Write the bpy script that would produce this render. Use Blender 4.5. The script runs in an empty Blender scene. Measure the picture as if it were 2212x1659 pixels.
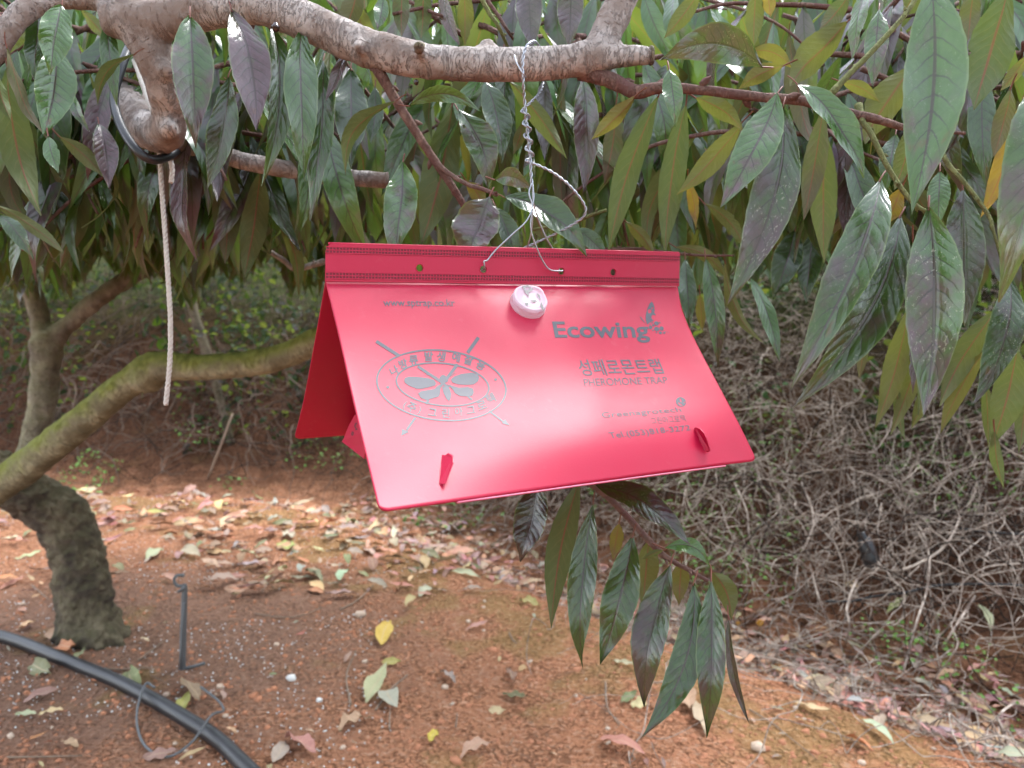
import bpy, math, random
import numpy as np
from mathutils import Vector, Matrix, noise
random.seed(7)
rng = np.random.default_rng(7)
R = math.radians
scene = bpy.context.scene
COL = scene.collection

# ------------------------------------------------------------------ camera, sky, sun, exposure
PITCH, CAMH, FPX = R(5.5), 1.05, 1670.0
cam = bpy.data.cameras.new('camera')
cam.sensor_width = 36.0
cam.lens = 36.0 * FPX / 2212.0
cam.clip_start, cam.clip_end = 0.02, 400.0
cam.dof.use_dof = True
cam.dof.focus_distance = 0.57
cam.dof.aperture_fstop = 11.0
camo = bpy.data.objects.new('camera', cam)
COL.objects.link(camo)
camo.location = (0, 0, CAMH)
camo.rotation_euler = (R(90) - PITCH, 0, 0)
scene.camera = camo

SUN_EL, SUN_AZ = 60.0, 38.0      # azimuth clockwise from +Y (camera looks along +Y)
world = bpy.data.worlds.new('World')
scene.world = world
world.use_nodes = True
wn, wl = world.node_tree.nodes, world.node_tree.links
wn.clear()
wo = wn.new('ShaderNodeOutputWorld')
bg = wn.new('ShaderNodeBackground')
sky = wn.new('ShaderNodeTexSky')
sky.sky_type = 'NISHITA'
sky.sun_disc = False
sky.sun_elevation = R(SUN_EL)
sky.sun_rotation = R(SUN_AZ)
sky.air_density = 1.0
sky.dust_density = 0.3
sky.ozone_density = 1.0
hs = wn.new('ShaderNodeHueSaturation')     # even, overcast sky: less blue everywhere
hs.inputs['Saturation'].default_value = 0.36
bg.inputs['Strength'].default_value = 0.15
wl.new(sky.outputs[0], hs.inputs['Color'])
wl.new(hs.outputs[0], bg.inputs['Color'])
wl.new(bg.outputs[0], wo.inputs['Surface'])
sl = bpy.data.lights.new('sun', 'SUN')
sl.energy = 1.25
sl.angle = R(18)
sl.color = (1.0, 0.99, 0.98)
slo = bpy.data.objects.new('sun', sl)
COL.objects.link(slo)
sd = Vector((math.sin(R(SUN_AZ)) * math.cos(R(SUN_EL)), math.cos(R(SUN_AZ)) * math.cos(R(SUN_EL)), math.sin(R(SUN_EL))))
slo.rotation_euler = (-sd).to_track_quat('-Z', 'Y').to_euler()
slo.location = sd * 20
vs = scene.view_settings
vs.view_transform = 'Standard'
vs.look = 'None'
vs.exposure = 2.65
vs.gamma = 1.0
scene.render.engine = 'CYCLES'
scene.cycles.max_bounces = 3
scene.cycles.diffuse_bounces = 2
scene.cycles.glossy_bounces = 2
scene.cycles.transmission_bounces = 2
scene.cycles.use_adaptive_sampling = True
scene.cycles.adaptive_threshold = 0.025
scene.cycles.transparent_max_bounces = 12
scene.cycles.use_denoising = True

# ------------------------------------------------------------------ image <-> world helpers
CAMP = Vector((0, 0, CAMH))
FW = Vector((0, math.cos(PITCH), -math.sin(PITCH)))
UPV = Vector((0, math.sin(PITCH), math.cos(PITCH)))
RT = Vector((1, 0, 0))
KD = 2212.0 / 4032.0
VIEW = {'D': (0, 0, KD), 'A': (0, 0, 1.58), 'E': (1300, 0, 1.58), 'F': (2600, 0, 1.5447), 'G': (2600, 900, 1.5084),
        'H': (1950, 1850, 1.5082), 'C': (0, 1900, 1.4757), 'M': (1300, 1900, 1.4757), 'R': (2600, 1900, 1.4763),
        'B': (1400, 1280, 3.3515), 'T': (2060, 1140, 2.676), 'S': (2300, 1540, 4.424), 'P': (1100, 900, 1.12857),
        'W': (1700, 100, 1.5088), 'L': (1960, 1080, 7.9), 'I': (0, 900, 1.5085), 'J': (1650, 1720, 7.54), 'K': (1150, 1500, 4.74)}


def dd(v, x, y):
    """spot in a study crop -> spot in the 2212 px wide picture"""
    x0, y0, s = VIEW[v]
    return (x0 + x / s) * KD, (y0 + y / s) * KD


def ray(x, y):
    return (FW + RT * ((x - 1106) / FPX) - UPV * ((y - 829.5) / FPX))


def at(x, y, d):
    return CAMP + ray(x, y) * d


def atv(v, x, y, d):
    return at(*dd(v, x, y), d)


def proj(p):
    q = p - CAMP
    z = q.dot(FW)
    return 1106 + FPX * q.dot(RT) / z, 829.5 - FPX * q.dot(UPV) / z, z


def pxm(v, n, d):
    """a length of n px in a study crop at depth d, in metres"""
    return n / VIEW[v][2] * KD * d / FPX


def smooth(t):
    t = min(1.0, max(0.0, t))
    return t * t * (3 - 2 * t)


def qdist(x, y):
    q1, q2 = (x - 0.8) * 0.72 + (y - 2.1) * 0.69, y - 4.25 + .05 * x
    k = 0.35
    h = max(0.0, k - abs(q1 - q2)) / k
    return max(q1, q2) + h * h * k * .25


def terrain(x, y):
    q = qdist(x, y)
    q += 0.07 * noise.noise(Vector((x * 1.7, y * 1.7, 3.1)))
    h = -0.13 * smooth((q + 0.12) / 0.4)
    slope = max(0.0, q - 0.42)
    h += 1.55 * smooth(slope / 2.3) * (0.9 + 0.25 * noise.noise(Vector((x * .8, y * .8, 9.0))))
    h += 2.4 * smooth((q - 2.3) / 6.0)          # the orchard hillside beyond the bank
    n1 = noise.noise(Vector((x * 2.2, y * 2.2, 0)))
    n2 = noise.noise(Vector((x * 9, y * 9, 5)))
    n3 = noise.noise(Vector((x * 28, y * 28, 7)))
    amp = 0.5 + 1.2 * smooth(q / .6)
    h += 0.022 * n1 + (0.012 * n2 + 0.006 * n3) * amp
    return h


def ground_at(x, y):
    r = ray(x, y)
    t, step = 1.0, 0.04
    while t < 60:
        p = CAMP + r * t
        if p.z < terrain(p.x, p.y):
            lo, hi = t - step, t
            for _ in range(12):
                m = (lo + hi) / 2
                p = CAMP + r * m
                if p.z < terrain(p.x, p.y):
                    hi = m
                else:
                    lo = m
            p = CAMP + r * hi
            return Vector((p.x, p.y, terrain(p.x, p.y)))
        t += step
        step *= 1.01
    return CAMP + r * 20


def gv(v, x, y):
    return ground_at(*dd(v, x, y))


# ------------------------------------------------------------------ object helpers
def tag(o, label=None, cat=None, group=None, kind=None):
    if label: o['label'] = label
    if cat: o['category'] = cat
    if group: o['group'] = group
    if kind: o['kind'] = kind
    return o


def empty(name, loc, label, cat, group=None):
    o = bpy.data.objects.new(name, None)
    COL.objects.link(o)
    o.location = loc
    o.empty_display_size = 0.05
    return tag(o, label, cat, group)


def link(name, me, mat=None, parent=None):
    o = bpy.data.objects.new(name, me)
    COL.objects.link(o)
    if mat is not None and len(me.materials) == 0:
        me.materials.append(mat)
    if parent is not None:
        o.parent = parent
        if parent.type == 'EMPTY':
            o.matrix_parent_inverse = Matrix.Translation(-parent.location)
        else:
            o.matrix_parent_inverse = Matrix.Identity(4)
    return o


def mesh_np(name, V, Q, uv=None, col=None, smooth_=True):
    """mesh from arrays: Q is (n,4) quads or (n,3) triangles, uv per vertex, col per vertex RGBA"""
    V = np.asarray(V, dtype=np.float32)
    Q = np.asarray(Q, dtype=np.int32)
    me = bpy.data.meshes.new(name)
    k = Q.shape[1]
    me.vertices.add(len(V))
    me.vertices.foreach_set('co', V.ravel())
    me.loops.add(Q.size)
    me.loops.foreach_set('vertex_index', Q.ravel())
    me.polygons.add(len(Q))
    me.polygons.foreach_set('loop_start', np.arange(0, Q.size, k, dtype=np.int32))
    if smooth_:
        me.polygons.foreach_set('use_smooth', np.ones(len(Q), dtype=bool))
    if uv is not None:
        l = me.uv_layers.new(name='UVMap')
        l.data.foreach_set('uv', np.asarray(uv, dtype=np.float32)[Q.ravel()].ravel())
    if col is not None:
        a = me.color_attributes.new('lc', 'FLOAT_COLOR', 'POINT')
        a.data.foreach_set('color', np.asarray(col, dtype=np.float32).ravel())
    me.update(calc_edges=True)
    me.validate()
    return me


class MB:
    def __init__(self):
        self.V, self.F, self.U, self.S = [], [], [], []

    def add(self, V, F, U=None):
        b = len(self.V)
        self.V += [tuple(v) for v in V]
        self.F += [tuple(i + b for i in f) for f in F]
        self.U += list(U) if U is not None else [(0, 0)] * len(V)

    def mesh(self, name, smooth_=True):
        me = bpy.data.meshes.new(name)
        me.from_pydata(self.V, [], self.F)
        if smooth_:
            me.polygons.foreach_set('use_smooth', [True] * len(me.polygons))
        l = me.uv_layers.new(name='UVMap')
        li = np.zeros(len(me.loops), dtype=np.int32)
        me.loops.foreach_get('vertex_index', li)
        l.data.foreach_set('uv', np.asarray(self.U, dtype=np.float32)[li].ravel())
        me.update()
        return me

    def build(self, name, mat, parent=None, smooth_=True):
        return link(name, self.mesh(name, smooth_), mat, parent)

    def box(self, c, ax, ay, az):
        c, ax, ay, az = Vector(c), Vector(ax), Vector(ay), Vector(az)
        V = [c + ax * i + ay * j + az * k for k in (-1, 1) for j in (-1, 1) for i in (-1, 1)]
        self.add(V, [(0, 2, 3, 1), (4, 5, 7, 6), (0, 1, 5, 4), (2, 6, 7, 3), (0, 4, 6, 2), (1, 3, 7, 5)])

    def tube(self, pts, rad, n=8, res=6, jit=0.0, seed=0, cap=True, knob=0.0):
        P, Rr = resample(pts, rad, res)
        m = len(P)
        t0 = (P[1] - P[0]).normalized()
        ref = Vector((0, 0, 1)) if abs(t0.z) < 0.9 else Vector((1, 0, 0))
        s = t0.cross(ref).normalized()
        V, U, F, ln = [], [], [], 0.0
        for i in range(m):
            t = (P[min(i + 1, m - 1)] - P[max(i - 1, 0)]).normalized()
            s = (s - t * s.dot(t)).normalized()
            b = t.cross(s)
            if i: ln += (P[i] - P[i - 1]).length
            self.S.append((P[i].copy(), ln, t.copy(), Rr[i]))
            for k in range(n):
                a = 2 * math.pi * k / n
                d = s * math.cos(a) + b * math.sin(a)
                r = Rr[i]
                if jit:
                    q = (P[i] + d * r)
                    r *= 1 + jit * noise.noise(q * (0.45 / max(Rr[i], 1e-4)) + Vector((seed, 0, 0))) \
                        + jit * .5 * noise.noise(q * (1.6 / max(Rr[i], 1e-4)) + Vector((seed, 3, 0)))
                V.append(P[i] + d * r)
                U.append((k / n, ln))
        for i in range(m - 1):
            for k in range(n):
                k2 = (k + 1) % n
                F.append((i * n + k, i * n + k2, (i + 1) * n + k2, (i + 1) * n + k))
        if cap:
            F.append(tuple(range(n - 1, -1, -1)))
            F.append(tuple((m - 1) * n + k for k in range(n)))
        self.add(V, F, U)


def resample(pts, rad, res):
    pts = [Vector(p) for p in pts]
    if not hasattr(rad, '__len__'):
        rad = [rad] * len(pts)
    if res <= 1 or len(pts) < 3:
        if res > 1 and len(pts) == 2:
            return ([pts[0].lerp(pts[1], i / res) for i in range(res + 1)], [rad[0] + (rad[1] - rad[0]) * i / res for i in range(res + 1)])
        return pts, list(rad)
    out, ro = [], []
    for i in range(len(pts) - 1):
        p0 = pts[i - 1] if i else pts[0] * 2 - pts[1]
        p1, p2 = pts[i], pts[i + 1]
        p3 = pts[i + 2] if i + 2 < len(pts) else p2 * 2 - p1
        for k in range(res):
            t = k / res
            out.append(0.5 * ((2 * p1) + (p2 - p0) * t + (2 * p0 - 5 * p1 + 4 * p2 - p3) * t * t + (3 * p1 - p0 - 3 * p2 + p3) * t ** 3))
            ro.append(rad[i] + (rad[i + 1] - rad[i]) * smooth(t))
    out.append(pts[-1])
    ro.append(rad[-1])
    return out, ro


# ------------------------------------------------------------------ materials
class NG:
    """small node-graph writer"""
    def __init__(self, name):
        self.m = bpy.data.materials.new(name)
        self.m.use_nodes = True
        self.t = self.m.node_tree
        self.t.nodes.clear()
        self.out = self.t.nodes.new('ShaderNodeOutputMaterial')

    def n(self, typ, **kw):
        nd = self.t.nodes.new(typ)
        for k, v in kw.items():
            setattr(nd, k, v)
        return nd

    def put(self, sock, v):
        if isinstance(v, bpy.types.NodeSocket):
            self.t.links.new(v, sock)
        elif v is not None:
            if hasattr(sock.default_value, '__len__') and not hasattr(v, '__len__'):
                v = [v] * len(sock.default_value)
            if hasattr(sock.default_value, '__len__') and len(v) == 3 and len(sock.default_value) == 4:
                v = (*v, 1.0)
            sock.default_value = v

    def math(self, op, a, b=None, c=None, clamp=False):
        nd = self.n('ShaderNodeMath', operation=op, use_clamp=clamp)
        self.put(nd.inputs[0], a)
        self.put(nd.inputs[1], b)
        self.put(nd.inputs[2], c)
        return nd.outputs[0]

    def ramp(self, x, lo, hi, a=0.0, b=1.0, smoothstep=True):
        nd = self.n('ShaderNodeMapRange', interpolation_type='SMOOTHSTEP' if smoothstep else 'LINEAR')
        for i, v in enumerate((x, lo, hi, a, b)):
            self.put(nd.inputs[i], v)
        return nd.outputs[0]

    def mix(self, f, a, b, typ='MIX'):
        nd = self.n('ShaderNodeMix', data_type='RGBA', blend_type=typ)
        self.put(nd.inputs[0], f)
        self.put(nd.inputs[6], a)
        self.put(nd.inputs[7], b)
        return nd.outputs[2]

    def noise(self, vec, scale, detail=3, rough=.55, dist=0.0, color=False):
        nd = self.n('ShaderNodeTexNoise')
        self.put(nd.inputs['Vector'], vec)
        self.put(nd.inputs['Scale'], scale)
        self.put(nd.inputs['Detail'], detail)
        self.put(nd.inputs['Roughness'], rough)
        self.put(nd.inputs['Distortion'], dist)
        return nd.outputs['Color' if color else 'Fac']

    def voro(self, vec, scale, feature='F1', out='Distance'):
        nd = self.n('ShaderNodeTexVoronoi', feature=feature)
        self.put(nd.inputs['Vector'], vec)
        self.put(nd.inputs['Scale'], scale)
        return nd.outputs[out]

    def vmap(self, vec, scale=(1, 1, 1), loc=(0, 0, 0)):
        nd = self.n('ShaderNodeMapping')
        self.put(nd.inputs['Vector'], vec)
        nd.inputs['Scale'].default_value = scale
        self.put(nd.inputs['Location'], loc)
        return nd.outputs[0]

    def obj(self):
        return self.n('ShaderNodeTexCoord').outputs['Object']

    def geo(self, k='Position'):
        return self.n('ShaderNodeNewGeometry').outputs[k]

    def sep(self, v):
        return self.n('ShaderNodeSeparateXYZ'), v

    def xyz(self, v):
        nd = self.n('ShaderNodeSeparateXYZ')
        self.put(nd.inputs[0], v)
        return nd.outputs

    def bump(self, h, strength=.3, dist=.01, normal=None):
        nd = self.n('ShaderNodeBump')
        self.put(nd.inputs['Strength'], strength)
        self.put(nd.inputs['Distance'], dist)
        self.put(nd.inputs['Height'], h)
        if normal is not None:
            self.put(nd.inputs['Normal'], normal)
        return nd.outputs[0]

    def bsdf(self, color, rough=.6, normal=None, spec=.5, **kw):
        nd = self.n('ShaderNodeBsdfPrincipled')
        self.put(nd.inputs['Base Color'], color)
        self.put(nd.inputs['Roughness'], rough)
        self.put(nd.inputs['Specular IOR Level'], spec)
        if normal is not None:
            self.put(nd.inputs['Normal'], normal)
        for k, v in kw.items():
            self.put(nd.inputs[k.replace('_', ' ')], v)
        return nd.outputs[0]

    def done(self, shader):
        self.t.links.new(shader, self.out.inputs['Surface'])
        return self.m


def leaf_material(name, per_object, dry=False, gloss=1.0):
    g = NG(name)
    uvn = g.n('ShaderNodeUVMap', uv_map='UVMap').outputs[0]
    s = g.xyz(uvn)
    u, v = s[0], s[1]
    c = g.math('ABSOLUTE', g.math('SUBTRACT', g.math('MULTIPLY', u, 2.0), 1.0))
    if per_object:
        oi = g.n('ShaderNodeObjectInfo')
        colr, alpha, rnd = oi.outputs['Color'], oi.outputs['Alpha'], oi.outputs['Random']
    else:
        at_ = g.n('ShaderNodeAttribute', attribute_name='lc')
        colr, alpha, rnd = at_.outputs['Color'], at_.outputs['Alpha'], at_.outputs['Alpha']
    cs = g.n('ShaderNodeSeparateColor')
    g.put(cs.inputs[0], colr)
    purple, light, speck = cs.outputs[0], cs.outputs[1], cs.outputs[2]
    off = g.n('ShaderNodeCombineXYZ')
    g.put(off.inputs[0], g.math('MULTIPLY', rnd, 37.0))
    g.put(off.inputs[1], g.math('MULTIPLY', g.math('ADD', light, purple), 11.0))
    va = g.n('ShaderNodeVectorMath', operation='ADD')
    g.put(va.inputs[0], g.vmap(uvn, (1, 3.2, 1)))
    g.put(va.inputs[1], off.outputs[0])
    P = va.outputs[0]
    if dry:
        n = g.noise(P, 3.0, 4)
        base = g.mix(.35, colr, g.mix(n, (.10, .05, .03), (.5, .33, .2)))
        rib = g.ramp(c, .03, .1, 1.0, 0.0)
        base = g.mix(g.math('MULTIPLY', rib, .5), base, (.5, .38, .25))
        sp = g.ramp(g.noise(P, 14.0, 2), .62, .72)
        base = g.mix(g.math('MULTIPLY', sp, .5), base, (.08, .045, .03))
        bm = g.bump(g.noise(P, 8.0, 3), .5, .004)
        return g.done(g.bsdf(base, .65, bm, .3))
    if not per_object:            # the mass of leaves farther off: fewer textures, no speckle
        n1 = g.noise(P, 1.8, 2, .6)
        tri = g.math('MULTIPLY', g.math('ABSOLUTE', g.math('SUBTRACT', g.math('FRACT', g.math('MULTIPLY', g.math('SUBTRACT', v, g.math('MULTIPLY', c, .14)), 11.0)), .5)), 2.0)
        latm = g.math('MULTIPLY', g.ramp(tri, .78, .97), g.ramp(c, .3, .95, .6, .1))
        mid = g.ramp(c, .04, .11, 1.0, 0.0)
        pm = g.ramp(g.math('ADD', purple, g.math('MULTIPLY', g.math('SUBTRACT', n1, .5), 1.7)), .25, .8)
        up = g.mix(pm, g.mix(n1, (.012, .045, .011), (.040, .098, .028)), g.mix(n1, (.035, .018, .031), (.078, .046, .068)))
        lm = g.n('ShaderNodeVectorMath', operation='SCALE')
        g.put(lm.inputs[0], up)
        g.put(lm.inputs['Scale'], g.math('MULTIPLY', light, 2.0))
        up = g.mix(g.math('MAXIMUM', latm, mid), lm.outputs[0], (.024, .014, .016))
        un = g.mix(alpha, g.mix(n1, (.058, .078, .030), (.098, .112, .046)), (.24, .17, .03))
        un = g.mix(g.math('MULTIPLY', pm, .55), un, (.11, .065, .06))
        un = g.mix(g.math('MULTIPLY', mid, .8), un, (.19, .055, .05))
        back = g.geo('Backfacing')
        color = g.mix(back, up, un)
        b = g.bsdf(color, g.ramp(back, 0.0, 1.0, .28 if gloss > .5 else .6, .6, False), g.bump(tri, .08, -.003), g.ramp(back, 0.0, 1.0, .7 * gloss, .2 * gloss, False))
        tr = g.n('ShaderNodeBsdfTranslucent')
        g.put(tr.inputs['Color'], g.mix(.55, color, (.24, .38, .03)))
        ms = g.n('ShaderNodeMixShader')
        ms.inputs[0].default_value = .32
        g.t.links.new(b, ms.inputs[1])
        g.t.links.new(tr.outputs[0], ms.inputs[2])
        return g.done(ms.outputs[0])
    # veins
    wob = g.math('MULTIPLY', g.math('SUBTRACT', g.noise(P, 2.5, 2), .5), .06)
    lat = g.math('ADD', g.math('SUBTRACT', v, g.math('MULTIPLY', g.math('POWER', c, 1.25), .15)), wob)
    fr = g.math('FRACT', g.math('MULTIPLY', lat, 12.0))
    tri = g.math('MULTIPLY', g.math('ABSOLUTE', g.math('SUBTRACT', fr, .5)), 2.0)
    latm = g.math('MULTIPLY', g.ramp(tri, .8, .97), g.ramp(c, .3, .95, 1.0, .1))
    mid = g.ramp(c, .035, .085, 1.0, 0.0)
    # upper side
    n1 = g.noise(P, 1.6, 4, .6)
    n2 = g.noise(P, 6.0, 4, .6)
    pm = g.math('ADD', g.math('ADD', purple, g.math('MULTIPLY', g.math('SUBTRACT', n1, .5), 1.7)),
                g.math('MULTIPLY', g.math('SUBTRACT', v, .45), .35))
    pm = g.ramp(pm, .25, .8)
    green = g.mix(n2, (.013, .042, .008), (.046, .096, .024))
    purp = g.mix(n2, (.032, .013, .019), (.084, .044, .058))
    up = g.mix(pm, green, purp)
    up = g.mix(1.0, up, g.n('ShaderNodeCombineColor').outputs[0], 'MULTIPLY') if False else up
    lm = g.n('ShaderNodeVectorMath', operation='SCALE')
    g.put(lm.inputs[0], up)
    g.put(lm.inputs['Scale'], g.math('MULTIPLY', light, 2.0))
    up = lm.outputs[0]
    up = g.mix(g.math('MULTIPLY', latm, .75), up, (.018, .012, .014))
    up = g.mix(g.math('MULTIPLY', mid, .85), up, (.03, .012, .016))
    up = g.mix(g.math('MULTIPLY', g.ramp(c, .9, .98), .55), up, (.12, .17, .06))
    sp = g.math('MULTIPLY', g.ramp(g.noise(P, 15.0, 4, .7), .57, .63), g.ramp(g.noise(P, 2.3, 2), .42, .6))
    sp = g.math('MULTIPLY', g.math('MULTIPLY', sp, speck), .6)
    up = g.mix(sp, up, (.40, .41, .28))
    br = g.ramp(g.math('ADD', g.noise(P, 2.2, 3), g.math('MULTIPLY', v, .25)), .78, .92)
    up = g.mix(g.math('MULTIPLY', br, .55), up, (.10, .035, .02))
    # under side
    yel = alpha
    un = g.mix(n2, (.056, .084, .034), (.098, .126, .055))
    un = g.mix(g.math('MULTIPLY', g.math('POWER', yel, 1.6), 1.0), un, g.mix(n1, (.17, .18, .02), (.26, .12, .03)))
    un = g.mix(g.math('MULTIPLY', pm, .55), un, (.11, .065, .06))
    un = g.mix(g.math('MULTIPLY', latm, .35), un, (.17, .15, .07))
    un = g.mix(g.math('MULTIPLY', mid, .8), un, (.19, .055, .05))
    back = g.geo('Backfacing')
    color = g.mix(back, up, un)
    pillow = g.math('POWER', g.math('SUBTRACT', 1.0, tri), .6)
    h = g.math('ADD', g.math('MULTIPLY', g.math('MULTIPLY', pillow, g.ramp(c, 0.0, .35)), .3),
               g.math('ADD', g.math('MULTIPLY', n2, .55), g.math('MULTIPLY', mid, -.5)))
    bm = g.bump(h, .26, .003)
    rough = g.math('ADD', g.ramp(back, 0.0, 1.0, .19, .5, False), g.math('MULTIPLY', g.math('SUBTRACT', n2, .5), .25))
    b = g.bsdf(color, rough, bm, g.ramp(back, 0.0, 1.0, .7, .2, False))
    tr = g.n('ShaderNodeBsdfTranslucent')
    g.put(tr.inputs['Color'], g.mix(.5, color, g.mix(g.math('POWER', yel, 2.0), (.14, .26, .022), (.5, .32, .03))))
    ms = g.n('ShaderNodeMixShader')
    g.put(ms.inputs[0], g.math('MULTIPLY_ADD', yel, .22, .18))
    g.t.links.new(b, ms.inputs[1])
    g.t.links.new(tr.outputs[0], ms.inputs[2])
    return g.done(ms.outputs[0])


def bark_material(name, c1, c2, c3, ring=True, moss=0.0, scale=1.0):
    g = NG(name)
    P = g.geo()
    uvn = g.n('ShaderNodeUVMap', uv_map='UVMap').outputs[0]
    n1 = g.noise(P, 22 * scale, 5, .65)
    n2 = g.noise(P, 90 * scale, 4, .6)
    col = g.mix(g.ramp(n1, .35, .65), c2, c1)
    col = g.mix(g.math('MULTIPLY', g.ramp(n2, .55, .75), .5), col, c3)
    # ring-like lenticels round the wood
    L = g.vmap(uvn, (1.6, 260 * scale, 1))
    rg = g.noise(L, 1.0, 3, .6)
    rgm = g.ramp(rg, .57, .68)
    if ring:
        col = g.mix(g.math('MULTIPLY', rgm, .38), col, c3)
    n4 = g.noise(g.vmap(P, (2.2, 1, 1)), 45 * scale, 5, .7, 1.2)
    crk = g.ramp(g.math('ABSOLUTE', g.math('SUBTRACT', n4, .5)), 0.0, .028, 1.0, 0.0)
    crk = g.math('MULTIPLY', crk, g.ramp(n1, .38, .6))
    col = g.mix(g.math('MULTIPLY', crk, .35), col, (.06, .035, .028))
    if moss:
        nz = g.xyz(g.geo('Normal'))[2]
        mm = g.math('MULTIPLY', g.ramp(g.math('ADD', nz, g.math('MULTIPLY', g.math('SUBTRACT', n1, .5), 2.4)), -.5, .6), moss)
        col = g.mix(mm, col, g.mix(n2, (.060, .075, .012), (.27, .28, .07)))
    h = g.math('ADD', g.math('MULTIPLY', n2, .5), g.math('ADD', g.math('MULTIPLY', rgm, .25), g.math('MULTIPLY', crk, -.6)))
    h = g.math('ADD', h, g.math('MULTIPLY', n1, .8))
    return g.done(g.bsdf(col, .85, g.bump(h, .75, .006 / scale ** .5), .12))


def plain(name, col, rough=.5, spec=.5, bump=0.0, bscale=400, **kw):
    g = NG(name)
    P = g.geo()
    n = g.noise(P, bscale, 3)
    c = g.mix(g.math('MULTIPLY', n, .4), col, tuple(x * .6 for x in col))
    return g.done(g.bsdf(c, rough, g.bump(n, bump, .001) if bump else None, spec, **kw))


def soil_material():
    g = NG('soil')
    P = g.geo()
    n0 = g.noise(P, 1.3, 4, .6)
    n1 = g.noise(P, 9, 5, .65)
    n2 = g.noise(P, 60, 4, .6)
    n3 = g.noise(P, 220, 2, .6)
    col = g.mix(n1, (.43, .175, .088), (.68, .34, .195))
    col = g.mix(g.math('MULTIPLY', g.ramp(n2, .5, .72), .75), col, (.70, .44, .30))
    col = g.mix(g.math('MULTIPLY', g.ramp(n2, .46, .3), .75), col, (.11, .045, .026))
    pit = g.ramp(g.voro(P, 85, 'F1'), .42, .75)
    pit = g.math('MULTIPLY', pit, g.ramp(n1, .35, .6))
    col = g.mix(g.math('MULTIPLY', pit, .5), col, (.06, .026, .016))  # shade in the hollows between crumbs, painted into the soil colour
    # damp, greyer soil near the old trunk and pipe
    xy = g.xyz(P)
    dx = g.math('MULTIPLY', g.math('ADD', xy[0], 1.25), .62)
    dy = g.math('MULTIPLY', g.math('SUBTRACT', xy[1], 2.35), .75)
    dd_ = g.math('SQRT', g.math('ADD', g.math('POWER', dx, 2.0), g.math('POWER', dy, 2.0)))
    damp = g.ramp(g.math('ADD', dd_, g.math('MULTIPLY', g.math('SUBTRACT', n1, .5), .9)), .25, .85, 1.0, 0.0)
    col = g.mix(g.math('MULTIPLY', damp, .72), col, g.mix(n2, (.10, .066, .052), (.29, .20, .155)))
    # moss film
    q = g.math('ADD', g.math('MULTIPLY', g.math('SUBTRACT', xy[0], .8), .72), g.math('MULTIPLY', g.math('SUBTRACT', xy[1], 2.1), .69))
    q = g.math('MAXIMUM', q, g.math('ADD', g.math('SUBTRACT', xy[1], 4.25), g.math('MULTIPLY', xy[0], .05)))
    edge = g.ramp(g.math('ABSOLUTE', g.math('ADD', q, .22)), .05, .42, 1.0, 0.0)
    ms = g.math('MULTIPLY', g.ramp(g.math('ADD', g.noise(P, 4.0, 4), g.math('MULTIPLY', edge, .18)),   .56, .72), .5)
    col = g.mix(ms, col, g.mix(n2, (.22, .15, .045), (.44, .31, .13)))
    # browner bank earth, its colour darkened further for the shade between the vines
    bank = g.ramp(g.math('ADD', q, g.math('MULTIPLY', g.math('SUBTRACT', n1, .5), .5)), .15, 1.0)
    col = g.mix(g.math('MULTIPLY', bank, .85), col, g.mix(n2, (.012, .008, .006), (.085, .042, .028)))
    far = g.ramp(g.math('ADD', q, g.math('MULTIPLY', g.math('SUBTRACT', n0, .5), 1.5)), 1.4, 2.6)
    col = g.mix(g.math('MULTIPLY', far, .9), col, g.mix(g.noise(P, 7, 4), (.018, .028, .010), (.075, .095, .03)))
    h = g.math('ADD', g.math('SUBTRACT', n2, g.math('MULTIPLY', pit, .5)), g.math('ADD', g.math('MULTIPLY', n3, .35), g.math('MULTIPLY', n1, .8)))
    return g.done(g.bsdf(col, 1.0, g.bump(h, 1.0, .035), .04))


def red_plastic(name, col):
    g = NG(name)
    P = g.geo()
    n = g.noise(P, 900, 2, .6)
    n2 = g.noise(P, 14, 3)
    n3 = g.noise(P, 160, 3)
    dust = g.math('MULTIPLY', g.ramp(g.math('ADD', n3, g.math('MULTIPLY', g.math('SUBTRACT', n2, .5), .5)), .6, .85), .03)
    c = g.mix(dust, col, (.75, .5, .5))
    rough = g.math('ADD', g.math('MULTIPLY', n2, .08), .43)
    return g.done(g.bsdf(c, rough, g.bump(n, .08, .0006), .32, Coat_Weight=.0, Coat_Roughness=.32, Coat_IOR=1.6))


M = {}
M['leaf'] = leaf_material('peach_leaf', True)
M['leaf_mass'] = leaf_material('peach_leaf_mass', False)
M['leaf_matte'] = leaf_material('creeper_leaf', False, gloss=.2)
M['dry_leaf'] = leaf_material('fallen_leaf', True, dry=True)
M['dry_mass'] = leaf_material('leaf_litter', False, dry=True)
M['bark'] = bark_material('grey_bark', (.36, .325, .305), (.175, .135, .115), (.11, .065, .05))
M['bark_twig'] = bark_material('twig_bark', (.17, .105, .085), (.10, .05, .045), (.24, .19, .16), scale=2.2)
M['bark_green'] = bark_material('green_shoot_bark', (.17, .18, .075), (.12, .13, .05), (.10, .06, .04), scale=2.2)
M['bark_old'] = bark_material('old_bark', (.15, .12, .093), (.05, .040, .034), (.02, .016, .014), ring=False, moss=.15, scale=.55)
M['bark_moss'] = bark_material('mossy_bark', (.36, .33, .22), (.14, .12, .075), (.05, .043, .03), moss=1.0, scale=.6)
M['bark_grey_moss'] = bark_material('grey_mossy_bark', (.30, .26, .22), (.12, .10, .08), (.04, .034, .028), moss=.4, scale=.6)
M['soil'] = soil_material()
M['red'] = red_plastic('red_plastic', (.345, .0015, .030))
M['red_cell'] = red_plastic('red_weld_cell', (.11, .001, .010))  # thin weld floors, with the shade of the recesses added to the colour
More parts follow.
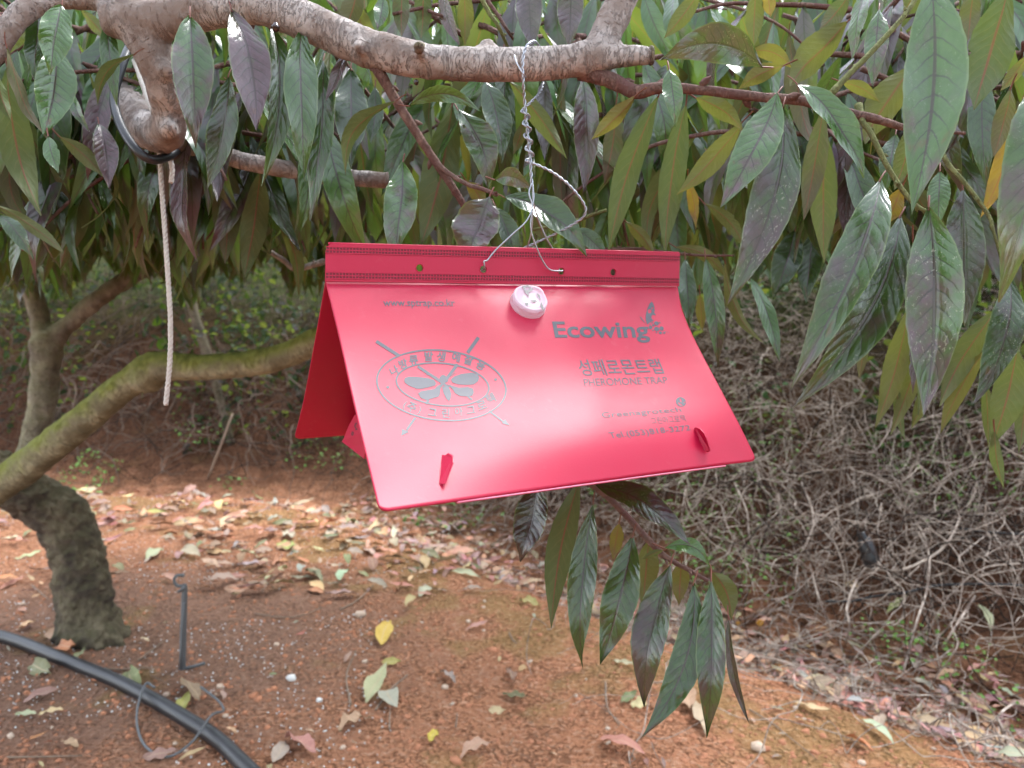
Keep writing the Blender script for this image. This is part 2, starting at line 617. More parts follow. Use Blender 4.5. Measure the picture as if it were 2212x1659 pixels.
M['edge'] = plain('cut_plastic_edge', (.62, .16, .26), .5)
M['ink'] = plain('grey_ink', (.062, .064, .080), .42, .22, .0)
M['ink_dark'] = plain('black_ink', (.018, .018, .02), .5)
M['wire'] = plain('galvanised_wire', (.36, .375, .41), .42, .5, .3, 900, Metallic=.85)
M['black'] = plain('black_rubber', (.012, .013, .016), .38, .5, .2, 300)
M['pipe'] = plain('black_pipe', (.020, .020, .023), .42, .5, .2, 200)
M['grey_plastic'] = plain('grey_plastic', (.10, .105, .11), .5)
M['rope'] = plain('rope_fibre', (.50, .47, .43), .95, .1, .9, 500)
M['clod'] = plain('soil_clod', (.44, .20, .115), 1.0, .05, .8, 120)
M['granule'] = plain('white_granule', (.72, .72, .70), .35)
M['pebble'] = plain('pale_pebble', (.55, .42, .32), .8, .3, .5, 150)
M['vine'] = bark_material('dry_vine', (.60, .51, .43), (.15, .11, .09), (.10, .07, .055), ring=False, scale=.45)
M['vine_dark'] = plain('dark_tendril', (.035, .026, .022), .95, .08, .5, 200)  # near black, so the gaps under the vines carry shade in the colour
M['vine_brown'] = plain('brown_creeper', (.13, .095, .075), .95, .08, .5, 200)
M['weed'] = plain('weed_leaf', (.12, .24, .04), .6, .4)
M['twig_dry'] = plain('dry_twig', (.26, .19, .14), .9, .2, .8, 250)
M['orange'] = plain('orange_petal', (.62, .30, .03), .7)
M['resin'] = plain('resin', (.02, .006, .004), .15, .6)


def clear_plastic():
    g = NG('milky_plastic')
    b = g.bsdf((.80, .76, .84), .32, None, .5)
    t = g.n('ShaderNodeBsdfTranslucent')
    g.put(t.inputs[0], (.85, .75, .82))
    tp = g.n('ShaderNodeBsdfTransparent')
    g.put(tp.inputs[0], (.95, .9, .94))
    m1, m2 = g.n('ShaderNodeMixShader'), g.n('ShaderNodeMixShader')
    m1.inputs[0].default_value = .4
    m2.inputs[0].default_value = .5
    g.t.links.new(b, m1.inputs[1]); g.t.links.new(t.outputs[0], m1.inputs[2])
    g.t.links.new(m1.outputs[0], m2.inputs[1]); g.t.links.new(tp.outputs[0], m2.inputs[2])
    return g.done(m2.outputs[0])


M['milky'] = clear_plastic()

# ------------------------------------------------------------------ ground: one sheet out to the horizon
def spaced(a, b, n, far_a, far_b, m):
    core = np.linspace(a, b, n)
    lo = a - (np.geomspace(.05, a - far_a + .05, m)[1:] - .05)[::-1]
    hi = b + (np.geomspace(.05, far_b - b + .05, m)[1:] - .05)
    return np.concatenate([lo, core, hi])


gx = spaced(-3.2, 2.6, 230, -120, 120, 22)
gy = spaced(1.0, 6.5, 220, -60, 180, 22)
GV, GQ = [], []
for y in gy:
    for x in gx:
        GV.append((x, y, terrain(x, y)))
nx = len(gx)
for j in range(len(gy) - 1):
    for i in range(nx - 1):
        a = j * nx + i
        GQ.append((a, a + 1, a + nx + 1, a + nx))
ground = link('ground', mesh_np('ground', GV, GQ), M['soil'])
tag(ground, 'red brown orchard soil running back to a low earth bank', 'ground', kind='structure')

# ------------------------------------------------------------------ leaf geometry
LV = np.array([0, .04, .1, .2, .32, .45, .58, .7, .8, .88, .94, 1.0])
LW = np.array([.03, .17, .40, .70, .91, 1.0, .94, .76, .53, .31, .15, .01])


def leaf_arrays(L, W, ns=22, nu=8, bow=0.0, arch=0.0, fold=.25, curl=0.0, wave=0.0, twist=0.0, seed=0, teeth=.014, petiole=.0, hole=None, damage=0.0):
    """leaf in its own frame: base at 0, tip along +Y, upper side +Z. Returns V, Q, UV"""
    r = random.Random(seed)
    ph, ph2 = r.uniform(0, 6.28), r.uniform(0, 6.28)
    V, U, Q = [], [], []
    us = np.linspace(-1, 1, nu + 1)
    asym = r.uniform(-.06, .06)
    for i in range(ns + 1):
        t = i / ns
        w = np.interp(t, LV, LW) * W * .5
        yc = t * L
        xc = bow * L * 4 * t * (1 - t) * .5
        zc = arch * L * 4 * t * (1 - t) + curl * L * max(0, t - .55) ** 2 * 2
        tw = twist * (t - .5) + .12 * math.sin(t * 5 + ph)
        for u in us:
            edge = abs(u) > .99
            ww = w * (1 + (teeth * (1 if i % 2 else -1) if edge else 0)) * (1 + asym * u)
            if damage and edge and noise.noise(Vector((t * 9, u * 3, seed))) > .35:
                ww *= 1 - damage
            x = u * ww
            z = fold * abs(x) + wave * W * .5 * (u * u) * math.sin(t * 17 + ph + (1.3 if u > 0 else 0)) \
                + .05 * W * math.sin(t * 9 + ph2) * (1 - u * u)
            ca, sa = math.cos(tw), math.sin(tw)
            V.append((xc + x * ca - z * sa, yc, zc + x * sa + z * ca))
            U.append(((u + 1) / 2, t))
    for i in range(ns):
        for k in range(nu):
            a = i * (nu + 1) + k
            if hole and abs(i / ns - hole[0]) < hole[2] and abs((us[k] + us[k + 1]) / 2 - hole[1]) < hole[3]:
                continue
            Q.append((a, a + 1, a + nu + 2, a + nu + 1))
    if petiole:
        b = len(V)
        rr = max(.0006, W * .022)
        for i in range(4):
            t = i / 3
            for k in range(4):
                a = math.pi / 2 * k
                V.append((rr * math.cos(a), -petiole * (1 - t) + t * .02 * L, rr * math.sin(a) - petiole * .35 * (1 - t) ** 2))
                U.append((.5, .02))
        for i in range(3):
            for k in range(4):
                k2 = (k + 1) % 4
                Q.append((b + i * 4 + k, b + i * 4 + k2, b + (i + 1) * 4 + k2, b + (i + 1) * 4 + k))
    return np.array(V), np.array(Q), np.array(U)


def frame(y_axis, z_hint, roll=0.0):
    y = y_axis.normalized()
    z = (z_hint - y * z_hint.dot(y)).normalized()
    x = y.cross(z)
    m = Matrix((x, y, z)).transposed()
    if roll:
        m = m @ Matrix.Rotation(roll, 3, 'Y')
    return m


def place_leaf(parent, base, tip, W, up_hint, color, roll=0.0, mat='leaf', name='leaf', **kw):
    d = tip - base
    L = d.length
    V, Q, U = leaf_arrays(L, W, **kw)
    me = mesh_np(name, V, Q, U)
    o = link(name, me, M[mat], parent)
    o.matrix_basis = Matrix.Translation(base) @ frame(d, up_hint, roll).to_4x4()
    o.color = (color[0] * 1.0, color[1] * .88, *color[2:]) if mat == 'leaf' else color
    return o


# ------------------------------------------------------------------ the tree the trap hangs from
TRUNK0 = Vector((-1.02, 1.20, terrain(-1.02, 1.20)))
fore = empty('peach_tree', TRUNK0, 'grey-barked peach tree whose leafy branches cross the top of the picture', 'tree')


def path(v, pts):
    """pts: x, y, radius px, depth"""
    return [atv(v, p[0], p[1], p[3]) for p in pts], [pxm(v, p[2], p[3]) for p in pts]


wood = MB()
start = atv('A', 430, 490, .86)
tr = [TRUNK0, TRUNK0 + Vector((.03, -.02, .45)), Vector((-.93, 1.16, .95)), Vector((-.72, 1.02, 1.22)), start.lerp(Vector((-.72, 1.02, 1.22)), .35)]
P_, R_ = path('A', [(430, 490, 92, .86), (650, 520, 95, .84), (800, 640, 108, .80), (905, 790, 118, .75), (1020, 830, 118, .71), (1052, 700, 106, .69),
                    (1030, 560, 114, .67), (960, 340, 124, .655), (840, 130, 135, .65), (780, 20, 130, .65)])
wood.tube(tr + P_, [.07, .06, .055, .05, .047] + R_, n=16, res=6, jit=.10, seed=1)
P_, R_ = path('D', [(235, 40, 46, .65), (330, 46, 46, .645), (430, 24, 45, .64), (560, 16, 42, .63), (655, 44, 45, .625), (750, 88, 45, .62), (850, 118, 43, .615),
                    (960, 136, 40, .61), (1080, 141, 39, .605), (1200, 136, 39, .60), (1285, 124, 41, .60), (1340, 122, 26, .60), (1408, 120, 22, .60)])
R_ = [q_ * .92 for q_ in R_]
wood.tube(P_, R_, n=18, res=8, jit=.09, seed=2)
P_, R_ = path('D', [(1285, 130, 34, .60), (1308, 75, 36, .605), (1340, 5, 34, .61), (1375, -110, 34, .62), (1400, -260, 32, .64)])
wood.tube(P_, R_, n=14, res=6, jit=.10, seed=3)
P_, R_ = path('A', [(850, 60, 120, .65), (600, -5, 70, .645), (330, 5, 62, .64), (150, 75, 76, .63), (40, 200, 72, .625), (-80, 380, 70, .62), (-260, 520, 60, .62)])
wood.tube(P_, R_, n=14, res=6, jit=.12, seed=4)
# knots and sawn stubs
for v, x, y, r, d, dx, dy, dz, ln in (('E', 560, 330, 36, .595, -6, -40, -.012, 1), ('E', 985, 300, 50, .612, -10, -60, .0, 1), ('A', 1030, 440, 55, .655, 8, -4, -.012, 1),
                                     ('A', 1040, 800, 60, .69, 20, 0, -.02, 1), ('E', 1190, 330, 30, .60, 0, 3, -.008, 1), ('E', 170, 290, 40, .60, 0, 8, -.006, 1)):
    a = atv(v, x, y, d)
    wood.tube([a, atv(v, x + dx * .5, y + dy * .5, d + dz * .6), atv(v, x + dx, y + dy, d + dz)], [pxm(v, r * 1.3, d), pxm(v, r, d), pxm(v, r * .7, d)], n=9, res=2, jit=.2, seed=x)


def remeshed(mb, name, mat, parent, voxel, disp=0.0, fs=1.0):
    me = mb.mesh(name)
    o = bpy.data.objects.new('tmp', me)
    COL.objects.link(o)
    md = o.modifiers.new('r', 'REMESH')
    md.mode = 'VOXEL'
    md.voxel_size = voxel
    sm = o.modifiers.new('s', 'SMOOTH')
    sm.iterations = 2
    dg = bpy.context.evaluated_depsgraph_get()
    me2 = bpy.data.meshes.new_from_object(o.evaluated_get(dg))
    bpy.data.objects.remove(o)
    me2.name = name
    n = len(me2.vertices)
    co = np.zeros(n * 3, dtype=np.float32)
    me2.vertices.foreach_get('co', co)
    co = co.reshape(-1, 3)
    no = np.zeros(n * 3, dtype=np.float32)
    me2.vertices.foreach_get('normal', no)
    no = no.reshape(-1, 3)
    if disp:
        for i in range(n):
            p = Vector(co[i])
            k = noise.noise(p * 75 * fs) * .6 + noise.noise(p * 190 * fs) * .5
            k += -.9 * max(0, noise.noise(Vector((p.x * 130, p.y * 130 if fs < 1 else p.y * 60, p.z * (35 if fs < 1 else 60))) * fs) - .2)
            co[i] += no[i] * disp * k
        me2.vertices.foreach_set('co', co.ravel())
    me2.polygons.foreach_set('use_smooth', [True] * len(me2.polygons))
    l = me2.uv_layers.new(name='UVMap')
    li = np.zeros(len(me2.loops), dtype=np.int32)
    me2.loops.foreach_get('vertex_index', li)
    from mathutils.kdtree import KDTree
    kd = KDTree(len(mb.S))
    for i, q in enumerate(mb.S):
        kd.insert(q[0], i)
    kd.balance()
    uv = np.zeros((n, 2), dtype=np.float32)
    for i in range(n):
        p = Vector(co[i])
        hits = kd.find_n(p, 3)
        _c, j, _d = min(hits, key=lambda h_: h_[2] - .3 * mb.S[h_[1]][3])
        c0, ln, t, rr = mb.S[j]
        w_ = p - c0
        al = w_.dot(t)
        ref = Vector((.2, .3, 1)) if abs(t.z) < .85 else Vector((1, .3, 0))
        e_ = (ref - t * ref.dot(t)).normalized()
        uv[i] = ((w_ - t * al).dot(e_) / max(rr, 1e-4), ln + al)
    l.data.foreach_set('uv', uv[li].ravel().astype(np.float32))
    me2.update()
    me2.materials.clear()
    return link(name, me2, mat, parent)


limb = remeshed(wood, 'limb', M['bark'], fore, .0040, .0011)

cut = MB()
a = at(1404, 120, .60)
ax = (at(1408, 120, .60) - at(1390, 121, .60)).normalized()
cut.tube([a, a + ax * .0025], [.0076, .0070], n=14, res=1)
cut.build('sawn_end', M['bark_old'], limb)
cut = MB()
cut.tube([atv('E', 556, 300, .585), atv('E', 552, 285, .578)], [pxm('E', 34, .58), pxm('E', 27, .58)], n=10, res=2, jit=.5)
cut.build('cut_stub', M['bark_old'], limb)
cut = MB()
for v, x, y, r in (('A', 1715, 175, 26), ('E', 535, 515, 16)):
    cut = MB()
    p = atv(v, x, y, .60)
    rr = pxm(v, r, .6)
    cut.tube([p + Vector((0, 0, rr * 1.3)), p + Vector((0, 0, rr * .4)), p - Vector((0, 0, rr * .5)), p - Vector((0, 0, rr))], [rr * .4, rr, rr * .8, rr * .2], n=9, res=3, jit=.25, seed=x)
    cut.build('resin_drop', M['resin'], limb)


def buds(mb, P, Rr, every, size, rnd):
    acc = 0
    for i in range(1, len(P) - 1):
        acc += (P[i] - P[i - 1]).length
        if acc > every:
            acc = 0
            t = (P[i + 1] - P[i]).normalized()
            s = Vector((rnd.uniform(-1, 1), rnd.uniform(-1, 1), rnd.uniform(-1, 1)))
            s = (s - t * s.dot(t)).normalized()
            d = (s * .8 + t * .7).normalized()
            b = P[i] + s * Rr[i] * .8
            mb.tube([b, b + d * size * .5, b + d * size], [size * .26, size * .3, size * .06], n=6, res=2)


def make_branch(name, parent, v, pts, mat, n=10, jit=.08, bud=0.0, extra=()):
    P0, R0 = path(v, pts) if v else pts
    mb = MB()
    mb.tube(P0, R0, n=n, res=6, jit=jit, seed=len(P0))
    if bud:
        P1, R1 = resample(P0, R0, 6)
        buds(mb, P1, R1, bud, max(.004, R1[0] * 1.3), random.Random(5))
    return mb.build(name, M[mat], parent)


b_right = make_branch('branch', fore, 'E', [(1560, 440, 60, .605), (1750, 500, 48, .60), (1900, 570, 44, .595), (2060, 545, 34, .585), (2300, 560, 31, .58), (2640, 600, 30, .575),
                                          (2950, 630, 31, .57), (3200, 700, 31, .565), (3370, 735, 27, .56), (3560, 790, 21, .56), (3700, 810, 15, .56), (3950, 830, 10, .56)], 'bark_twig', 12, .14, .03)
b_up = make_branch('branch', fore, 'F', [(1035, 575, 24, .57), (1150, 450, 18, .572), (1290, 310, 17, .575), (1480, 100, 16, .58), (1560, -20, 15, .585), (1700, -250, 14, .6)], 'bark_green', 8, .06, .028)
b_down = make_branch('branch', fore, 'F', [(1205, 640, 26, .568), (1230, 740, 18, .56), (1280, 810, 17, .555), (1380, 1010, 16, .545), (1490, 1180, 15, .54), (1570, 1260, 13, .535), (1640, 1290, 9, .53)], 'bark_green', 8, .06, .022)
b_down2 = make_branch('branch', fore, 'F', [(1640, 710, 20, .565), (1690, 880, 16, .56), (1760, 1010, 15, .555), (1840, 1100, 14, .55), (1990, 1300, 12, .545), (2030, 1420, 9, .54), (2080, 1600, 7, .54)], 'bark_green', 8, .06, .022)
b_mid = make_branch('branch', fore, 'E', [(240, 370, 46, .625), (300, 440, 36, .62), (400, 610, 31, .625), (520, 800, 28, .63), (640, 985, 26, .635), (740, 1130, 24, .64), (840, 1300, 20, .65), (900, 1500, 15, .66), (930, 1800, 12, .67)], 'bark_twig', 10, .12, .03)
b_mid2 = make_branch('branch', fore, 'E', [(660, 1010, 18, .635), (740, 1080, 15, .63), (860, 1150, 14, .62), (960, 1180, 13, .615), (1040, 1215, 11, .61)], 'bark_twig', 8, .12, .02)
b_low = make_branch('branch', fore, 'A', [(1040, 880, 66, .74), (1130, 900, 58, .76), (1270, 925, 58, .78), (1500, 1000, 56, .79), (1800, 1055, 55, .80), (2050, 1095, 54, .80), (2380, 1120, 50, .80), (2398, 1120, 46, .80)], 'bark', 12, .12)
# the drooping shoot under the trap, coming down behind it from the middle branch
b_droop = make_branch('branch', fore, 'D', [(765, 560, 9, .69), (870, 750, 8, .70), (1000, 900, 7, .68), (1150, 990, 7, .66), (1290, 1055, 7, .645), (1415, 1182, 7, .635), (1446, 1208, 6, .63), (1490, 1232, 5, .625), (1530, 1255, 4.5, .62)], 'bark_twig', 8, .1, .02)
b_t1 = make_branch('branch', fore, 'E', [(930, -30, 16, .70), (990, 80, 14, .70), (1050, 170, 12, .70), (1120, 330, 10, .72)], 'bark_green', 7, .08, .02)
b_t2 = make_branch('branch', fore, 'E', [(960, -20, 14, .72), (1040, 90, 12, .72), (1110, 200, 10, .72), (1180, 300, 8, .74)], 'bark_twig', 7, .08, .02)
b_t3 = make_branch('branch', fore, 'G', [(-500, 130, 11, .80), (-150, 120, 10, .78), (70, 145, 9, .76), (260, 160, 8, .75), (440, 160, 6, .74)], 'bark_twig', 7, .08, .02)
b_t4 = make_branch('branch', fore, 'E', [(1250, 1430, 9, .72), (1500, 1385, 11, .71), (1620, 1340, 12, .70), (1720, 1305, 10, .70)], 'bark_green', 7, .08, .02)
b_t5 = make_branch('branch', fore, 'D', [(585, 545, 5, 1.0), (612, 562, 6, 1.0), (640, 580, 7, 1.0), (700, 565, 7, 1.02), (780, 540, 6, 1.05)], 'bark', 7, .08, .03)
b_t6 = make_branch('branch', fore, 'A', [(900, 60, 16, .70), (1150, 90, 13, .69), (1400, 130, 12, .68), (1560, 175, 10, .68)], 'bark_twig', 7, .1, .03)

# hand-placed leaves: view, base, tip, width px, depth at the base, side (f upper, b under), purple, light, speckle, yellow, bow, roll deg, branch
HERO = [
 ('A', 1180, 95, 1205, 885, 285, .60, 'f', .50, .62, .1, 0, .03, 8, limb), ('A', 1440, 60, 1590, 835, 290, .615, 'f', .78, .72, .1, 0, .08, -6, limb),
 ('A', 1690, 150, 1650, 1110, 195, .645, 'f', .25, .55, .1, 0, .08, -12, limb), ('A', 1880, 170, 1915, 1090, 240, .62, 'f', .12, .66, .1, 0, -.06, -14, limb),
 ('A', 2010, 380, 1930, 1380, 195, .65, 'f', .25, .45, .2, 0, .06, 14, limb), ('A', 1420, 470, 1275, 1160, 225, .665, 'f', .45, .34, 0, 0, .12, 25, limb),
 ('A', 385, 25, 320, 450, 225, .60, 'f', .02, .82, 0, 0, -.04, -10, limb), ('A', 250, 70, 215, 520, 150, .65, 'f', .1, .30, 0, 0, .0, 20, limb),
 ('A', 345, 280, 260, 860, 265, .63, 'f', .12, .88, 0, 0, .06, -8, limb), ('A', 40, 290, 275, 885, 120, .60, 'b', .75, .5, 0, 0, -.03, 55, limb),
 ('A', 45, 420, 250, 1350, 235, .66, 'b', .12, .5, 0, .15, -.06, 8, limb), ('A', -30, 420, 75, 765, 110, .64, 'b', .1, .5, 0, .15, -.03, 30, limb),
 ('A', 300, 845, 358, 1068, 112, .60, 'f', .0, .80, 0, 0, -.03, 12, limb), ('A', 835, 340, 592, 638, 110, .63, 'b', .1, .35, 0, .1, -.16, 40, limb),
 ('A', 660, 120, 715, 640, 130, .66, 'f', .15, .66, .1, 0, .02, 14, limb), ('A', 615, 770, 680, 1180, 165, .74, 'f', .8, .85, 0, 0, .05, 0, limb),
 ('A', 430, 560, 542, 805, 80, .72, 'f', .35, .80, 0, 0, -.03, 25, limb), ('A', 370, 850, 640, 1110, 120, .72, 'b', .05, .5, 0, .35, .12, 20, limb),
 ('A', 290, 1010, 400, 1440, 150, .80, 'f', .05, .4, 0, 0, .0, -15, limb), ('A', 625, 1110, 715, 1430, 85, .82, 'f', .1, .85, 0, 0, .0, 0, limb),
 ('A', -40, 1270, 410, 1600, 95, .70, 'b', .1, .5, 0, .3, .12, 20, limb), ('A', -10, 1330, 190, 1600, 120, .68, 'f', .0, .45, 0, 0, .1, 20, limb),
 ('A', 1420, 1010, 1400, 1640, 210, .83, 'b', .55, .5, 0, .1, .02, 0, b_low), ('A', 1620, 1060, 1510, 1740, 200, .82, 'b', .1, .5, 0, .1, .04, 6, b_low),
 ('A', 2170, 310, 2030, 655, 105, .64, 'f', .85, .82, 0, 0, .06, 35, limb), ('A', 130, 130, 60, 330, 120, .70, 'b', .1, .5, 0, .35, .0, 0, limb),
 ('A', 500, 60, 660, 250, 90, .70, 'b', .0, .5, 0, .4, .05, 0, limb), ('A', 980, 850, 900, 1080, 70, .82, 'b', .3, .5, 0, .2, .05, 0, b_low),
 ('A', 1290, 1040, 1200, 1560, 130, .88, 'f', .1, .5, 0, 0, .05, -10, b_low), ('A', 1900, 1090, 1840, 1560, 130, .86, 'b', .1, .5, 0, .3, .05, 10, b_low),
 # middle
 ('E', 175, -90, 90, 210, 160, .70, 'b', .8, .5, 0, .1, .05, 5, limb), ('E', 450, -120, 440, 240, 130, .70, 'b', .55, .5, 0, .05, .0, 8, limb),
 ('E', 580, -120, 570, 250, 135, .71, 'b', .25, .5, 0, .15, .0, -6, limb), ('E', 690, -90, 790, 275, 110, .72, 'f', .9, .85, 0, 0, -.05, 30, limb),
 ('E', 835, -90, 840, 290, 125, .72, 'b', .0, .5, 0, .5, .0, -5, limb), ('E', 1235, -140, 1255, 330, 200, .69, 'f', .85, .45, .1, 0, .0, 5, limb),
 ('E', 1505, -140, 1485, 300, 195, .69, 'f', .75, .62, .1, 0, .0, -8, limb), ('E', 1110, 60, 1090, 380, 140, .76, 'f', .05, .4, 0, 0, .0, 0, limb),
 ('E', 330, -20, 290, 190, 110, .70, 'f', .3, .75, .1, 0, .04, 0, limb),
 ('E', 405, 635, 65, 1055, 150, .60, 'b', .15, .4, 0, .15, -.22, 35, b_mid), ('E', 490, 660, 940, 695, 120, .60, 'f', .02, .82, .1, 0, .30, 30, b_mid),
 ('E', 795, 685, 985, 1160, 235, .645, 'f', .45, .62, .1, 0, .14, -8, b_mid), ('E', 960, 500, 1070, 1010, 205, .70, 'f', .1, .45, .1, 0, .06, -10, limb),
 ('E', 1110, 500, 1465, 990, 140, .66, 'b', .05, .5, 0, .3, .06, 10, limb), ('E', 1570, 480, 1580, 1225, 190, .66, 'f', .72, .62, .1, 0, .06, 6, limb),
 ('E', 1895, 600, 1618, 865, 125, .585, 'b', .1, .5, 0, .6, .08, 10, b_right), ('E', 2045, 590, 1735, 1580, 205, .62, 'b', .1, .5, 0, .12, -.05, 5, b_right),
 ('E', 2215, 640, 2085, 1590, 200, .63, 'b', .08, .5, 0, .15, -.05, -6, b_right), ('E', 2108, 430, 2148, 768, 145, .562, 'f', .2, .82, .1, 0, .02, -4, b_right),
 ('E', 452, 1010, 385, 1640, 245, .62, 'f', .35, .75, .2, 0, .05, 10, b_mid), ('E', 992, 1225, 850, 1660, 345, .60, 'f', .70, .62, .1, 0, -.02, 8, b_mid2),
 ('E', 1025, 1120, 1250, 1185, 140, .615, 'f', .65, .7, .1, 0, .32, 30, b_mid2), ('E', 1080, 1225, 1600, 1580, 240, .63, 'f', .15, .48, .1, 0, .16, -10, b_mid2),
 ('E', 1510, 1420, 1720, 1610, 130, .68, 'f', .2, .5, .1, 0, .1, 0, b_t4), ('E', 1030, 1290, 1160, 1620, 150, .66, 'f', .05, .42, 0, 0, .06, 0, b_mid2),
 ('E', 760, 650, 560, 1540, 280, .72, 'b', .1, .4, 0, .08, .05, 0, b_mid), ('E', 130, 430, 130, 1040, 240, .74, 'f', .1, .32, 0, 0, .0, 0, limb),
 ('E', 1840, 1380, 2020, 1590, 95, .70, 'b', .0, .5, 0, .45, .08, 0, b_t4), ('E', 1200, 760, 1140, 960, 85, .72, 'b', .0, .5, 0, .4, .05, 0, limb),
 ('E', 1330, 480, 1335, 1010, 140, .74, 'f', .85, .35, 0, 0, .0, 0, limb), ('E', 1440, 500, 1440, 1380, 130, .76, 'b', .6, .5, 0, .15, .0, 12, limb),
 ('E', 1780, 640, 1700, 1150, 150, .72, 'b', .7, .5, 0, .1, .04, -10, b_right), ('E', 280, 540, 250, 900, 130, .78, 'f', .05, .4, 0, 0, .05, 0, limb),
 ('E', 1260, 1280, 1330, 1500, 140, .72, 'b', .1, .5, 0, .35, .0, 0, b_t4), ('E', 850, 1130, 960, 1300, 120, .70, 'b', .1, .5, 0, .7, .1, 0, b_mid2),
 # right
 ('F', 622, 408, -15, 365, 270, .565, 'f', .62, .62, .5, 0, -.26, -26, b_right), ('F', 712, 570, 365, 1255, 290, .545, 'f', .32, .80, .15, 0, .06, 8, b_right),
 ('F', 748, 640, 418, 1830, 310, .56, 'f', .45, .52, .7, .2, .10, -8, b_right), ('F', 830, 508, 1232, 1088, 225, .545, 'f', .08, .80, .15, 0, .08, -22, b_right),
 ('F', 1645, -110, 1530, 1305, 395, .50, 'f', .25, .82, .2, 0, .06, 4, b_up), ('F', 1140, 130, 760, 525, 250, .585, 'b', .1, .5, 0, .4, .05, 10, b_up),
 ('F', 1240, -70, 1150, 345, 150, .565, 'f', .35, .75, .3, .3, .05, 35, b_up), ('F', 1150, -40, 965, 180, 140, .59, 'b', .6, .4, 0, .1, .1, 0, b_up),
 ('F', 2115, -80, 1895, 680, 310, .575, 'b', .12, .4, .1, .12, .03, 6, b_up), ('F', 1905, -80, 1870, 260, 140, .62, 'b', .8, .6, 0, .1, .0, 0, b_up),
 ('F', 545, 310, 810, 420, 120, .61, 'b', .2, .5, 0, .6, .2, 10, b_right), ('F', 750, 400, 475, 545, 130, .60, 'b', .0, .5, 0, .55, -.1, 0, b_right),
 ('F', 1100, 500, 1330, 615, 95, .60, 'b', .0, .5, 0, .5, .1, 0, b_right), ('F', 1560, 380, 1235, 880, 260, .60, 'b', .1, .5, 0, .4, -.05, 5, b_right),
 ('F', 215, 595, 505, 790, 140, .60, 'b', .3, .5, 0, .4, .1, 0, b_right), ('F', 500, 740, 100, 1185, 165, .61, 'b', .2, .5, 0, .45, .06, 0, b_right),
 ('F', 990, 660, 870, 1345, 165, .60, 'b', .7, .5, 0, .15, .02, 0, b_right), ('F', 1005, 800, 1000, 1600, 195, .62, 'b', .15, .5, 0, .25, -.04, -8, b_right),
 ('F', 1340, 1085, 780, 2310, 315, .535, 'f', .35, .55, .25, .1, .10, 8, b_down), ('F', 1462, 1308, 815, 2460, 305, .545, 'f', .35, .42, .6, 0, .12, -10, b_down),
 ('F', 1632, 1258, 1605, 2545, 365, .51, 'f', .50, .80, .8, 0, .05, 4, b_down), ('F', 1840, 1155, 1850, 1990, 260, .56, 'f', .55, .42, .3, .1, .0, -4, b_down2),
 ('F', 2330, 420, 2040, 1745, 420, .50, 'f', .45, .68, .3, .2, .10, 6, b_down2), ('F', 2200, 620, 1950, 1320, 170, .56, 'b', .3, .5, 0, .95, .06, 0, b_down2),
 ('F', 2130, 540, 2010, 960, 150, .55, 'b', .7, .7, 0, .3, .08, 20, b_down2), ('F', 1470, 1140, 1375, 1370, 130, .57, 'b', .3, .5, 0, .9, .0, 0, b_down),
 ('F', 1540, 740, 1420, 1160, 160, .59, 'b', .15, .5, 0, .3, .05, 0, b_right), ('F', 1700, 1040, 1690, 1360, 150, .62, 'f', .05, .85, .2, 0, .0, 0, b_down),
 ('F', 270, 1240, 520, 1530, 100, .72, 'b', .0, .6, 0, .3, .15, 0, b_t3), ('F', 170, 1100, 215, 1390, 85, .66, 'b', .4, .5, 0, .9, .1, 20, b_right),
 ('F', 580, -90, 565, 290, 130, .62, 'b', .1, .5, 0, .4, .0, 0, b_up), ('F', 250, -70, 15, 240, 130, .62, 'b', .05, .5, 0, .4, .05, 0, b_up),
 ('F', 650, -60, 672, 105, 95, .62, 'b', .4, .5, 0, .8, .0, 0, b_up), ('F', 2240, 330, 2060, 560, 90, .60, 'b', .0, .5, 0, .5, .05, 0, b_up),
 ('F', 1330, 60, 1290, 520, 160, .66, 'f', .45, .85, .1, 0, .0, 0, b_up), ('F', 1430, 820, 1370, 1150, 150, .66, 'f', .05, .5, 0, 0, .0, 0, b_right),
 # lower right
 ('G', 1500, 60, 1528, 1095, 205, .57, 'b', .1, .5, 0, .12, .10, 4, b_down), ('G', 1470, 480, 1275, 1185, 160, .60, 'b', .25, .5, 0, .4, .05, 0, b_down),
 ('G', 1560, 660, 1365, 1218, 125, .61, 'b', .1, .5, 0, .4, .04, 0, b_down), ('G', 1560, 520, 1495, 975, 90, .59, 'f', .85, .55, .6, 0, .0, 10, b_down),
 ('G', 2010, 470, 1650, 1060, 180, .60, 'b', .1, .5, 0, .3, -.05, 0, b_down2), ('G', 1930, 720, 1662, 1218, 120, .61, 'b', .0, .5, 0, .5, -.05, 0, b_down2),
 ('G', 2080, 290, 1865, 1058, 225, .56, 'f', .4, .4, .7, 0, .12, 6, b_down2), ('G', 2120, 700, 1965, 1300, 210, .57, 'b', .1, .5, .2, .25, .04, 0, b_down2),
 ('G', 1930, 900, 1948, 1295, 75, .61, 'b', .0, .5, 0, .25, .02, 10, b_down2), ('G', 1985, 1200, 2040, 1545, 85, .58, 'b', .0, .6, 0, .2, -.04, 10, b_down2),
 ('G', 148, 185, 175, 590, 125, .74, 'f', .15, .55, .1, 0, .0, 0, b_t3), ('G', 268, 172, 335, 815, 135, .72, 'f', .35, .78, .1, 0, .06, 4, b_t3),
 ('G', 530, 290, 705, 800, 115, .73, 'f', .15, .80, .1, 0, .04, -14, b_t3), ('G', 385, 200, 585, 690, 90, .75, 'b', .0, .5, 0, .4, -.08, 40, b_t3),
 ('G', 235, 390, 250, 610, 70, .78, 'b', .0, .5, 0, .6, .0, 0, b_t3), ('G', 800, 10, 670, 400, 195, .80, 'f', .0, .36, 0, 0, .05, 0, b_t3),
